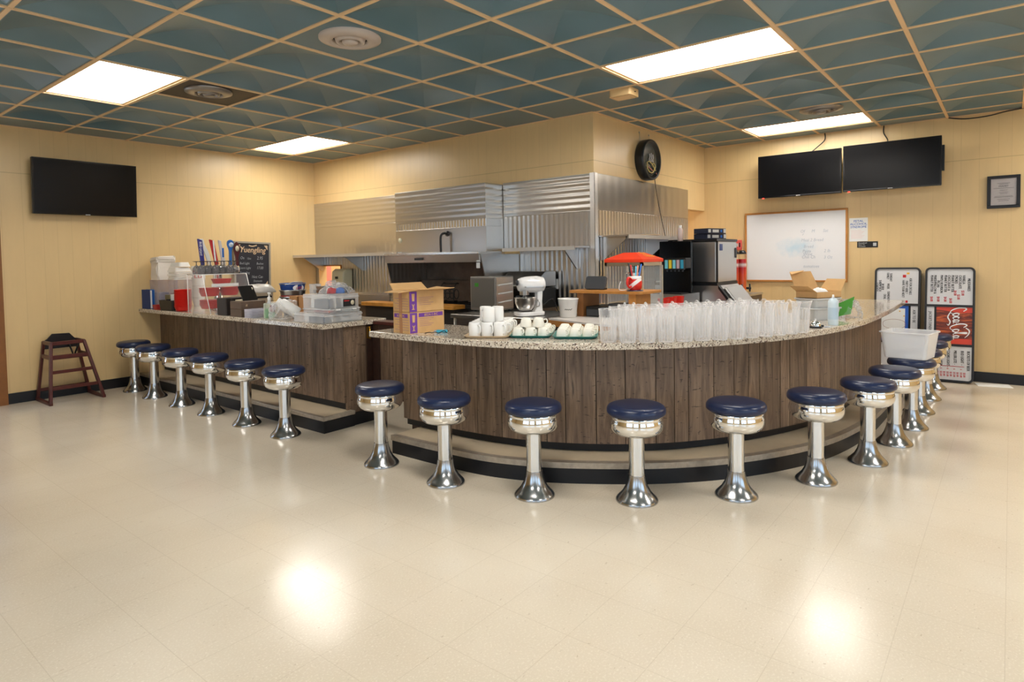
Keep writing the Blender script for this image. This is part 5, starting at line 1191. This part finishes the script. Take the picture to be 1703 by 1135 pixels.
t = thing('tablet_stand', 'black tablet leaning in a stand on the wooden boxes', 'tablet', (3.07, 5.56, Z + .143), .25); m_ = MB(); m_.rrect((0, .075), (.17, .155), .012, -.008, .008, 'Y'); m_.xf(Matrix.Rotation(-.45, 4, 'X')); obj('screen_case', m_, BLACKP, t, bev=.003); m_ = MB(); m_.box((-.08, .03, 0), (.09, .11, .008)); m_.bar((.06, .10, .004), (.06, .05, .12), .04, .006, up=(1, 0, 0)); obj('stand', m_, CREAMP, t)
def blob(lx, ly, h, seed, amp=.12, nu=28, nv=10):
    rnd = random.Random(seed); ph = [(rnd.uniform(0, 6), rnd.randint(2, 7), rnd.randint(1, 5)) for _ in range(6)]; v = []; f = []
    for b in range(nv + 1):
        e = PI / 2 * b / nv
        for a in range(nu):
            w_ = 2 * PI * a / nu; k = 1 + amp * sum(math.sin(p + q_ * w_ + r_ * e) for p, q_, r_ in ph) / 2.2
            v.append((lx / 2 * math.cos(w_) * math.cos(e) ** .55 * k, ly / 2 * math.sin(w_) * math.cos(e) ** .55 * k, h * max(0, math.sin(e)) ** .8 * (k if b else 0)))
    for b in range(nv):
        for a in range(nu): f.append((b * nu + a, b * nu + (a + 1) % nu, (b + 1) * nu + (a + 1) % nu, (b + 1) * nu + a))
    f.append(tuple(range(nu - 1, -1, -1))); return MB().add(v, f, True)
t = thing('tan_carton', 'low tan carton at the back of the left counter under the plastic wrapped sleeve', 'carton', (3.26, 5.79, Z)); boxpart(t, 'body', (-.105, -.125, 0), (.105, .125, .20), M('tan_board', rgb(196, 176, 150), .7)); boxpart(t, 'dark_slot', (-.09, -.1262, .15), (.09, -.125, .17), INK)
tag(obj('plastic_sleeve', blob(.34, .22, .075, 4, .14), M('frosted_white_sleeve', rgb(212, 206, 198), .3, bmp=.5, bscale=22), None, (3.27, 5.77, Z + .201), (0, 0, -.3)), 'white plastic wrapped sleeve lying on the tan carton', 'plastic sleeve')
t = thing('lid_stack', 'stack of clear lilac tinted plastic lids at the counter front edge', 'lids', (3.0, 5.345, Z), 0)
for k in range(6): obj('lid', MB().rrect((0, 0), (.18, .13), .03, .013 * k, .013 * k + .011), LILAC, t)
tag(obj('paper_cup_box', MB().box((-.05, -.04, 0), (.05, .04, .13)), M('off_white_card', rgb(226, 210, 188), .7), None, (3.16, 5.30, Z), (0, 0, .1), bev=.002), 'small off white carton behind the lilac lids', 'carton')
t = thing('sanitizer_bottle', 'pump bottle half full of green hand sanitizer', 'bottle', (3.0, 5.12, Z), -.3); m_ = MB(); m_.capt = False; m_.rrect((0, 0), (.095, .05), .016, 0, .135); obj('body', m_, clear_mat('pale_bottle', (.85, .92, .82, 1), .3, .8), t, bev=.008); obj('gel', MB().rrect((0, 0), (.089, .044), .014, .004, .085), M('green_gel', rgb(40, 176, 80), .2), t); obj('neck', MB().lathe([(.022, .13), (.014, .15), (.014, .165)], 16), LGREY, t)
m_ = MB(); m_.lathe([(.014, .163), (.016, .185), (.006, .195), (.006, .215), (.012, .218), (.012, .228), (.001, .23)], 16); m_.box((-.006, -.04, .217), (.006, .0, .226)); obj('pump', m_, WHITE, t); obj('label', MB().box((.0, -.0260, .06), (.042, -.0252, .115)), M('maroon_label', rgb(150, 70, 90), .5), t)
t = thing('white_bottle', 'white plastic bottle lying tilted in a clear bag', 'bottle', (3.07, 4.91, Z + .005)); m_ = MB(); m_.lathe([(.001, 0), (.049, .003), (.052, .012), (.052, .165), (.042, .18), (.034, .187), (.034, .205), (.001, .207)], 32); m_.xf(Matrix.Translation((.06, -.04, .034)) @ Matrix.Rotation(math.radians(-38), 4, 'Z') @ Matrix.Rotation(math.radians(-56), 4, 'Y')); obj('body', m_, WHITE, t)
m_ = MB(); m_.lathe([(.034, .168), (.036, .20), (.034, .212), (.001, .214)], 24); m_.xf(Matrix.Translation((.06, -.04, .034)) @ Matrix.Rotation(math.radians(-38), 4, 'Z') @ Matrix.Rotation(math.radians(-56), 4, 'Y')); obj('cap', m_, WHITE, t)
tag(obj('clear_bag', blob(.28, .2, .13, 9, .2), BAGM, None, (3.05, 4.97, Z), (0, 0, .5)), 'crumpled clear plastic bag around the lying white bottle', 'bag')
for k, (x, y, h) in enumerate(((3.31, 5.115, .185), (3.31, 4.965, .188))):
    t = thing('kraft_carton', 'tall brown kraft carton at the counter back, %s of the pair' % ('left', 'right')[k], 'carton', (x, y, Z), 0, 'tall kraft cartons'); boxpart(t, 'body', (-.075, -.06, 0), (.075, .06, h), KRAFT); m_ = MB()
    for q in range(6): m_.box((-.05, -.0608, .05 + q * .018), (.05 - .01 * (q % 3), -.0602, .054 + q * .018))
    obj('print', m_, M('brown_print_b', rgb(120, 84, 54), .7), t); boxpart(t, 'tape', (-.015, -.0612, 0), (.0, .0612, h + .001), TAPE, 0)
for k in range(3):
    t = thing('beer_bucket', 'metal beer bucket with printed band, %s of the nested stack' % ('bottom', 'middle', 'top')[k], 'bucket', (3.37, 5.33, Z + .062 * k), .4, 'nested metal buckets'); m_ = MB(); m_.capt = False; m_.lathe([(.001, .003), (.088, .003), (.118, .165), (.121, .17), (.117, .172), (.085, .01)], 40); obj('shell', m_, GALV if k < 2 else BEERBLUE, t)
    m_ = MB(); q = [(.121 * math.cos(a), .121 * math.sin(a), .165) for a in [2 * PI * i / 40 for i in range(40)]]; m_.tube(q, .004, 6, closed=True); obj('rim', m_, GALV, t)
    if k == 2:
        m_ = MB(); m_.add([((.1155 + .001) * math.sin(a) * r_, -(.1155 + .001) * math.cos(a) * r_, z) for a, z, r_ in [(-.45 + .5 * math.cos(w_), .128 + .03 * math.sin(w_), 1 + .0) for w_ in [2 * PI * i / 24 for i in range(24)]]], [tuple(range(24))]); obj('white_oval', m_, WHITEINK, t)
        m_ = MB(); text_into(m_, 'LITE', 0, .115, .035, -.119, shear=.2); m_.xf(Matrix.Rotation(-.45, 4, 'Z')); obj('red_lettering', m_, REDINK, t)
        obj('handle', MB().tube(crom([(-.12, 0, .155), (-.08, -.05, .18), (0, -.08, .185), (.08, -.05, .18), (.12, 0, .155)], 5), .003, 6), GALV, t)
    else: obj('red_band', MB().lathe([(.104, .08), (.111, .12)], 40).xf(Matrix.Scale(1.012, 4, (1, 0, 0)) @ Matrix.Scale(1.012, 4, (0, 1, 0))), (BEERBLUE, M('dull_red_band', rgb(150, 50, 50), .4))[k], t)
for k in range(5):
    tag(obj('deli_container', taper(MB(), .10, .09, .085, .85, .03, .003), MILKY, None, (3.475, 5.12, Z + .05 * k)), 'milky deli container in the nest behind the organizers, number %d up' % (k + 1), 'container', 'nested deli containers')
for k in range(8): tag(obj('foil_pan', taper(MB(), .13, .10, .03, .85, .01, .002), GALV, None, (3.465, 4.96, Z + .034 * k)), 'shallow foil pan in the pile behind the organizers, number %d up' % (k + 1), 'pan', 'stacked foil pans')
for k in range(6): tag(obj('paper_plate', MB().lathe([(.001, .002), (.06, .002), (.085, .012), (.086, .010), (.06, 0), (.001, 0)], 28, (0, 0, 0)), PAPER, None, (3.44, 4.90, Z + .20 - .0 + .011 * k) if False else (3.45, 4.78, Z + .011 * k)), 'white paper plate behind the organizer cases, number %d up' % (k + 1), 'plate', 'stacked paper plates')
# three clear organizers and the bag on top
def organizer(x, y, z, lx, ly, h, label, fills, lab=False, latch=False):
    t = thing('organizer_case', label, 'storage case', (x, y, z), 0, 'translucent organizer cases'); obj('shell', MB().rrect((0, 0), (lx, ly), .012, 0, h), MILKY, t, bev=.004); m_ = MB(); q = rr((0, 0), (lx + .006, ly + .006), .014, 4); m_.tube([(p[0], p[1], h * .78) for p in q], .005, 6, closed=True); obj('seam_rim', m_, MILKY, t)
    for a in range(3): obj('divider', MB().box((-lx / 2 + lx * (a + 1) / 4 - .0015, -ly / 2 + .01, .006), (-lx / 2 + lx * (a + 1) / 4 + .0015, ly / 2 - .01, h - .01)), WHITE, t)
    rnd = random.Random(int(h * 1000)); 
    for a, c_ in enumerate(fills): px, py = -lx / 2 + lx * (a % 4 + .5) / 4, -ly / 2 + .07 + .11 * (a // 4); obj('contents', MB().rrect((px, py), (lx / 4 - .02, .08), .01, .006, h * rnd.uniform(.45, .7)), c_, t)
    if lab:
        obj('label', MB().box((-.01, -ly / 2 - .0025, .012), (.11, -ly / 2 - .001, .072)), INK, t); m_ = MB(); m_.box((.0, -ly / 2 - .0035, .054), (.05, -ly / 2 - .0025, .062)); obj('red_line', m_, REDINK, t); m_ = MB(); m_.lathe([(.018, 0), (.018, .001), (.001, .001)], 14, sy=1.1); m_.xf(Matrix.Translation((.082, -ly / 2 - .002, .042)) @ Matrix.Rotation(PI / 2, 4, 'X')); obj('picture', m_, CREAMP, t)
    if latch:
        for px in (-.07, .09): obj('latch', MB().box((px - .02, -ly / 2 - .012, h * .55), (px + .02, -ly / 2, h * .95)), WHITE, t)
SL = M('slate_fabric', rgb(96, 106, 122), .7); PK = M('pink_fabric', rgb(206, 130, 128), .7); GN = M('greyish_green', rgb(120, 146, 140), .7)
organizer(3.13, 4.44, Z, .38, .42, .075, 'bottom translucent organizer case at the end of the left counter', [SL, GREY, LGREY, LGREY, SL, SL, GREY, LGREY])
organizer(3.16, 4.43, Z + .0755, .31, .36, .035, 'thin middle organizer case with white latches in the stack of three', [PK, SL, GN, GN, PK, SL, SL, GN], latch=True)
organizer(3.155, 4.43, Z + .111, .30, .36, .115, 'deep top organizer case with a black label in the stack of three', [SL, SL, GREY, SL, SL, GREY, PK, SL], lab=True)
tag(obj('goody_bag', blob(.25, .24, .075, 21, .2), BAGM, None, (3.19, 4.40, Z + .2265), (0, 0, .4)), 'clear plastic bag of small party favours on the top organizer case', 'bag')
for k, (x, y, c_, lb) in enumerate(((3.13, 4.38, REDINK, 'red'), (3.20, 4.36, BLUEINK, 'blue'), (3.18, 4.46, PAPER, 'white'), (3.26, 4.40, GRAPH, 'grey'))): tag(obj('favour_packet', blob(.08, .07, .045, 30 + k, .15, 16, 6), c_, None, (x, y, Z + .229)), '%s packet inside the clear bag on the organizer cases' % lb, 'packet', 'packets in the clear bag')
# ---------------------------------------------------------------- things on the curved counter
def gbox(label, z, opened):
    t = thing('cardboard_box', label, 'cardboard box', (2.985, 3.185, z), -.13, 'stacked glassware boxes'); hx, hy, h = .145, .095, .142
    m_ = MB(); th = .004
    if opened:
        for a, b in (((-hx, -hy, 0), (hx, -hy + th, h)), ((-hx, hy - th, 0), (hx, hy, h)), ((-hx, -hy, 0), (-hx + th, hy, h)), ((hx - th, -hy, 0), (hx, hy, h)), ((-hx, -hy, 0), (hx, hy, th))): m_.box(a, b)
    else: m_.box((-hx, -hy, 0), (hx, hy, h))
    obj('body', m_, CARD, t)
    if opened:
        for nm, pts in (('flap', [(-hx, -hy, h), (hx, -hy, h), (hx + .03, -hy - .085, h + .012), (-hx + .03, -hy - .085, h + .012)]), ('flap', [(-hx, hy, h), (hx, hy, h), (hx - .0, hy + .07, h + .045), (-hx + .02, hy + .07, h + .045)]), ('flap', [(-hx, -hy, h), (-hx, hy, h), (-hx - .08, hy - .02, h - .008), (-hx - .08, -hy + .01, h - .008)]), ('flap', [(hx, -hy, h), (hx, hy, h), (hx + .08, hy - .01, h + .012), (hx + .08, -hy + .02, h + .006)])):
            q = [Vector(p) for p in pts]; up = Vector((0, 0, .004)); obj(nm, MB().add([tuple(p) for p in q] + [tuple(p + up) for p in q], [(3, 2, 1, 0), (4, 5, 6, 7), (0, 1, 5, 4), (1, 2, 6, 5), (2, 3, 7, 6), (3, 0, 4, 7)]), CARD, t)
    m_ = MB(); y = -hy - .001; m_.box((-hx + .003, y, .003), (-hx + .062, y + .001, h - .003))
    if not opened: m_.box((-hx + .075, y, h - .034), (hx - .012, y + .001, h - .008))
    x = -hx - .001
    if not opened: m_.box((x, -hy + .02, h - .036), (x + .001, hy - .012, h - .010))
    obj('purple_print', m_, PURPLE, t)
    m_ = MB(); cx = -hx + .032; m_.prism([(cx - .012, .125), (cx + .012, .125), (cx + .009, .075), (cx - .009, .075)], y - .001, y - .0004, 'Y'); m_.prism([(cx - .012, .055), (cx - .004, .04), (cx - .004, .025), (cx - .014, .018), (cx + .014, .018), (cx + .004, .025), (cx + .004, .04), (cx + .012, .055), (cx + .006, .055), (cx, .045), (cx - .006, .055)], y - .001, y - .0004, 'Y')
    if not opened:
        text_into(m_, '8024-1-RC', .033, h - .030, .026, y - .0008, sx=1.0); mm = MB(); text_into(mm, '8024-1-RC', 0, h - .031, .022, 0, sx=.95); mm.xf(Matrix.Translation((x - .0008, 0.002, 0)) @ Matrix.Rotation(-PI / 2, 4, 'Z')); m_.add(mm.v, mm.f)
    obj('cream_print', m_, CARD, t)
    m_ = MB()
    for k in range(5): m_.box((-hx + .08, y, .095 - k * .012), (-hx + .20 - .02 * (k % 3), y + .0008, .0975 - k * .012)); m_.box((x, -hy + .012, .09 - k * .017), (x + .0008, hy - .02 - .03 * (k % 2), .0925 - k * .017))
    obj('fine_print', m_, M('faint_purple', rgb(160, 118, 130), .7), t)
    obj('tape', MB().box((x - .0006, -.012, .0), (x + .0004, .022, h)), TAPE, t)
gbox('lower closed brown and purple glassware box on the curved counter', Z, False); gbox('upper open flapped brown and purple glassware box on the curved counter', Z + .143, True)
t = thing('lighter', 'cyan plastic lighter lying beside the glassware boxes', 'lighter', (3.01, 2.99, Z + .01), -.95); obj('body', MB().rrect((0, 0), (.075, .022), .006, -.009, .009), CYANP, t, bev=.003); obj('tip', MB().cbox((-.044, 0, 0), (.014, .014, .012)), GALV, t)
tag(obj('eyeglasses', MB().tube(crom([(2.89, 3.03, Z + .004), (2.90, 3.0, Z + .012), (2.925, 3.0, Z + .006), (2.93, 2.97, Z + .012), (2.955, 2.965, Z + .004), (2.97, 2.93, Z + .02), (2.985, 2.92, Z + .004)], 6), .0028, 6), BLACKP), 'thin black wire glasses lying beside the cyan lighter', 'glasses')
EV = Vector((.49, -.872)); BV = Vector((.872, .49))
def tray(c, le, lb_, label, mo, mi_):
    t = thing('serving_tray', label, 'tray', (c[0], c[1], Z), math.atan2(EV.y, EV.x), 'serving trays on the curved counter')
    m_ = taper(MB(), le, lb_, .016, .9, .04, .004); obj('body', m_, mo, t); obj('inner_face', MB().rrect((0, 0), (le * .86, lb_ * .88), .035, .0042, .0052), mi_, t)
def cupset(first, base, rows, cols, se, sb, z, rzs, lab, grp, flat_=True):
    for r_ in range(rows):
        for c_ in range(cols):
            p_ = Vector(base) + EV * (se * c_) + BV * (sb * r_)
            rn = ('front', 'second', 'third', 'fourth', 'fifth')[r_]; cn = ('left', 'middle', 'right')[c_] if cols == 3 else ('left', 'right')[c_]
            if first[0] is None: first[0] = first[1](lab % (rn, cn), p_, z, (rzs[1] if c_ == 0 and r_ > 0 else rzs[2] if c_ == cols - 1 and r_ > 0 else rzs[0]), grp)
            else: dup(first[0], (p_.x, p_.y, z), (rzs[1] if c_ == 0 and r_ > 0 else rzs[2] if c_ == cols - 1 and r_ > 0 else rzs[0]), lab % (rn, cn), grp)
def mug(label, p_, z, rz, grp):
    t = thing('coffee_mug', label, 'mug', (p_.x, p_.y, z), rz, grp); m_ = MB(); m_.capb = False; m_.lathe([(.0365, 0), (.0375, .002), (.0375, .086), (.034, .0915), (.030, .0915), (.029, .089), (.001, .088)], 36); obj('body', m_, WHITE, t)
    m_ = MB(); m_.tube(crom([(.034, 0, .075), (.056, 0, .072), (.062, 0, .05), (.054, 0, .026), (.034, 0, .02)], 5), .0052, 8); obj('handle', m_, WHITE, t); return t
def cup(label, p_, z, rz, grp):
    t = thing('tea_cup', label, 'cup', (p_.x, p_.y, z), rz, grp); m_ = MB(); m_.capb = False; m_.lathe([(.0365, 0), (.0372, .003), (.0345, .03), (.028, .052), (.0235, .056), (.021, .056), (.0205, .054), (.001, .053)], 36); obj('body', m_, CREAM, t)
    m_ = MB(); m_.tube(crom([(.033, 0, .042), (.052, 0, .043), (.056, 0, .026), (.046, 0, .014), (.034, 0, .017)], 5), .0042, 8); obj('handle', m_, CREAM, t); return t
a0 = math.atan2(EV.y, EV.x)
mf = [None, mug]; mb0 = (2.925, 2.615)
tray(tuple(Vector(mb0) + EV * .078 + BV * .150), .29, .42, 'tan serving tray of white mugs', TANTRAY, TANTRAY)
cupset(mf, mb0, 5, 3, .079, .0775, Z + .0055, [a0 - .785, a0 + PI * .9, a0 - .2], 'white mug upside down on the tan tray, %s row, %s column', 'white mugs on the tan tray')
for k, (e_, b_) in enumerate(((.052, .095), (.085, .03), (.13, .10))):
    p_ = Vector(mb0) + EV * e_ + BV * b_; dup(mf[0], (p_.x, p_.y, Z + .0975), a0 + PI * .5 + k, 'white mug of the upper layer on the tan tray, %s of three' % ('left', 'front', 'right')[k], 'white mugs on the tan tray')
cf = [None, cup]; c1 = (3.085, 2.395); c2 = (3.19, 2.135)
tray(tuple(Vector(c1) + EV * .076 + BV * .12), .265, .38, 'green serving tray of cups with a second layer, beside the tan tray', TEAL, TEALIN); tray(tuple(Vector(c2) + EV * .078 + BV * .12), .275, .38, 'green serving tray of cups with a single layer, beside the pitchers', TEAL, TEALIN)
cupset(cf, c1, 4, 3, .0785, .080, Z + .0055, [a0 - .785, a0 - .785, a0 - .3], 'cream cup upside down on the green tray nearest the mugs, %s row, %s column', 'cream cups on the first green tray')
for k in range(2):
    p_ = Vector(c1) + EV * (.045 + .079 * k) + BV * .04; dup(cf[0], (p_.x, p_.y, Z + .0625), a0 + .3, 'cream cup of the upper layer on the green tray, %s of two' % ('left', 'right')[k], 'cream cups on the first green tray')
cupset(cf, c2, 4, 3, .079, .080, Z + .0055, [a0 - .785, a0 - .785, a0 - .25], 'cream cup upside down on the green tray nearest the pitchers, %s row, %s column', 'cream cups on the second green tray')
# pitchers
def pitcher(label, p_, rz):
    t = thing('pitcher', label, 'pitcher', (p_[0], p_[1], Z), rz, 'clear plastic pitchers'); m_ = MB(); n = 48; v = []
    pr = [(.0005, .006), (.038, .006), (.0405, .012), (.043, .06), (.046, .12), (.0475, .155), (.051, .165), (.0525, .19)]
    po = [(.0005, 0), (.040, 0), (.0435, .006), (.046, .06), (.049, .12), (.0505, .150), (.0535, .160), (.0545, .192)]
    for k in range(n):
        a = 2 * PI * k / n
        fl = 1 + 0; sp = max(0, math.cos(a)) ** 14
        for r_, z in po:
            rr_ = r_ * (fl if .02 < z < .15 else 1) + (sp * .018 if z > .16 else 0); v.append((rr_ * math.cos(a), rr_ * math.sin(a), z + (.010 * sp if z > .18 else 0)))
    L = len(po); f = []
    for k in range(n):
        k2 = (k + 1) % n
        for i in range(L - 1): f.append((k * L + i, k2 * L + i, k2 * L + i + 1, k * L + i + 1))
    m_.add(v, f, True)
    for k in range(18):
        a = 2 * PI * (k + .5) / 18; m_.tube([(r_ * math.cos(a), r_ * math.sin(a), z) for r_, z in ((.0445, .012), (.0468, .06), (.0498, .12), (.0512, .150))], .0026, 5)
    obj('body', m_, PITCH, t)
    m_ = MB(); q = [(.0545 * math.cos(2 * PI * k / 32) + (.017 if k == 0 else .007 if k in (1, 31) else 0), .0545 * math.sin(2 * PI * k / 32), .192 + (.010 if k == 0 else .004 if k in (1, 31) else 0)) for k in range(32)]; m_.tube(q, .0022, 6, closed=True); obj('rim', m_, PITCH, t)
    m_ = MB(); m_.tube(crom([(-.05, 0, .178), (-.075, 0, .198), (-.095, 0, .185), (-.092, 0, .12), (-.074, 0, .065), (-.046, 0, .05)], 5), .0065, 8); obj('handle', m_, PITCH, t); return t
front = resample(crom([(3.165, 1.80), (3.215, 1.685), (3.30, 1.575), (3.385, 1.485), (3.475, 1.405), (3.57, 1.325), (3.665, 1.255), (3.765, 1.195), (3.87, 1.14), (3.975, 1.09), (4.08, 1.045), (4.175, 1.012)], 6), .112)
row2 = offs(front, .15); row2 = [tuple((Vector(a) + Vector(b)) / 2) for a, b in zip(row2, row2[1:])]
row3 = offs(front, .30)[1:-1]
on = ['first', 'second', 'third', 'fourth', 'fifth', 'sixth', 'seventh', 'eighth', 'ninth', 'tenth', 'eleventh', 'twelfth', 'thirteenth', 'fourteenth']
pf = None
for nm, R_ in (('front', front), ('middle', row2), ('back', row3)):
    for k, q in enumerate(R_):
        lb = 'clear ribbed plastic pitcher in the %s row, %s from the left' % (nm, on[k]); ta = R_[max(k - 1, 0)]; tb = R_[min(k + 1, len(R_) - 1)]; rz = math.atan2(tb[1] - ta[1], tb[0] - ta[0]) + PI / 2 + PI
        if k == 0 and pf is None: pf = pitcher(lb, q, rz)
        else: dup(pf, (q[0], q[1], Z), rz, lb)
# bell, spray can, tubs, box at the right
t = thing('service_bell', 'silver service bell on a black base at the right of the pitchers', 'bell', (4.49, 1.0, Z)); obj('base', MB().lathe([(.038, 0), (.04, .006), (.036, .012), (.001, .012)], 32), BLACKP, t); m_ = MB(); m_.lathe([(.034, .013), (.033, .022), (.026, .036), (.012, .044), (.001, .046)], 32); obj('dome', m_, CHROME, t); obj('button', MB().lathe([(.004, .045), (.004, .055), (.007, .057), (.001, .06)], 12), CHROME, t)
t = thing('keys', 'small black and silver key fob beside the service bell', 'keys', (4.575, .985, Z + .004), .3); obj('fob', MB().rrect((0, 0), (.02, .035), .006, -.004, .008), BLACKP, t); obj('key', MB().box((-.004, -.06, -.003), (.004, -.0176, -.001)), GALV, t)
t = thing('spray_can', 'tall white and pale blue aerosol can near the counter edge', 'spray can', (4.72, .94, Z)); m_ = MB(); m_.lathe([(.031, 0), (.033, .004), (.033, .155), (.030, .168), (.018, .182), (.012, .184)], 32); obj('can', m_, SKYBLUE, t); obj('collar', MB().lathe([(.013, .183), (.013, .19), (.008, .191)], 16), GALV, t); obj('nozzle', MB().lathe([(.0065, .19), (.0065, .207), (.001, .208)], 12), WHITE, t); obj('print_band', MB().lathe([(.0334, .04), (.0334, .12)], 32), M('pale_blue_print', rgb(186, 206, 220), .35), t)
for k in range(2): 
    t = thing('food_tub', '%s of two grey food tubs under the open carton' % ('lower', 'upper')[k], 'tub', (5.10, 1.12, Z + .07 * k), -.5, 'stacked grey tubs'); obj('body', taper(MB(), .27, .19, .085, .85, .025, .004), LGREY, t); m_ = MB(); q = rr((0, 0), (.28, .20), .03, 4); m_.tube([(p_[0], p_[1], .085) for p_ in q], .006, 6, closed=True); obj('rim', m_, LGREY, t)
t = thing('open_carton', 'open cardboard carton with raised flaps on the grey tubs', 'carton', (5.12, 1.12, Z + .162), -.45); m_ = MB()
for a, b in (((-.13, -.09, 0), (.13, -.086, .045)), ((-.13, .086, 0), (.13, .09, .045)), ((-.13, -.09, 0), (-.126, .09, .045)), ((.126, -.09, 0), (.13, .09, .045)), ((-.13, -.09, 0), (.13, .09, .004))): m_.box(a, b)
obj('body', m_, CARD, t)
for q in ([(-.13, .09, .045), (.13, .09, .045), (.08, .13, .19), (-.15, .13, .19)], [(-.15, .13, .19), (-.02, .13, .19), (-.08, .06, .20), (-.2, .07, .175)], [(-.13, -.09, .045), (-.13, .09, .045), (-.21, .08, .09), (-.21, -.08, .09)], [(.13, -.09, .045), (.13, .09, .045), (.20, .08, .13), (.20, -.08, .13)]):
    obj('flap', MB().add([tuple(p_) for p_ in q] + [(p_[0], p_[1] + .003, p_[2] + .003) for p_ in q], [(3, 2, 1, 0), (4, 5, 6, 7), (0, 1, 5, 4), (1, 2, 6, 5), (2, 3, 7, 6), (3, 0, 4, 7)]), CARD, t)
tag(obj('powder_bag', blob(.15, .11, .06, 14, .1), PAPER, None, (5.09, 1.11, Z + .168), (0, 0, -.4)), 'white bag inside the open carton', 'bag')
tag(obj('sugar_packets', MB().box((-.035, -.02, 0), (.035, .02, .03)), CYANP, None, (5.145, 1.045, Z + .168), (0, 0, -.5)), 'small pale blue packet at the edge of the open carton', 'packet')
tag(obj('green_bag', blob(.20, .16, .11, 17, .18), BAGM, None, (5.33, .96, Z), (0, 0, .4)), 'crumpled clear bag beside the aerosol can', 'bag')
tag(obj('green_folder', MB().prism([(-.10, .0), (.10, .03), (.13, .16), (-.06, .09)], -.002, .002, 'Y'), GREENLEAF, None, (5.20, 1.0, Z + .002), (-.0, 0, -.75)), 'bright green plastic sleeve leaning behind the aerosol can', 'plastic sleeve')
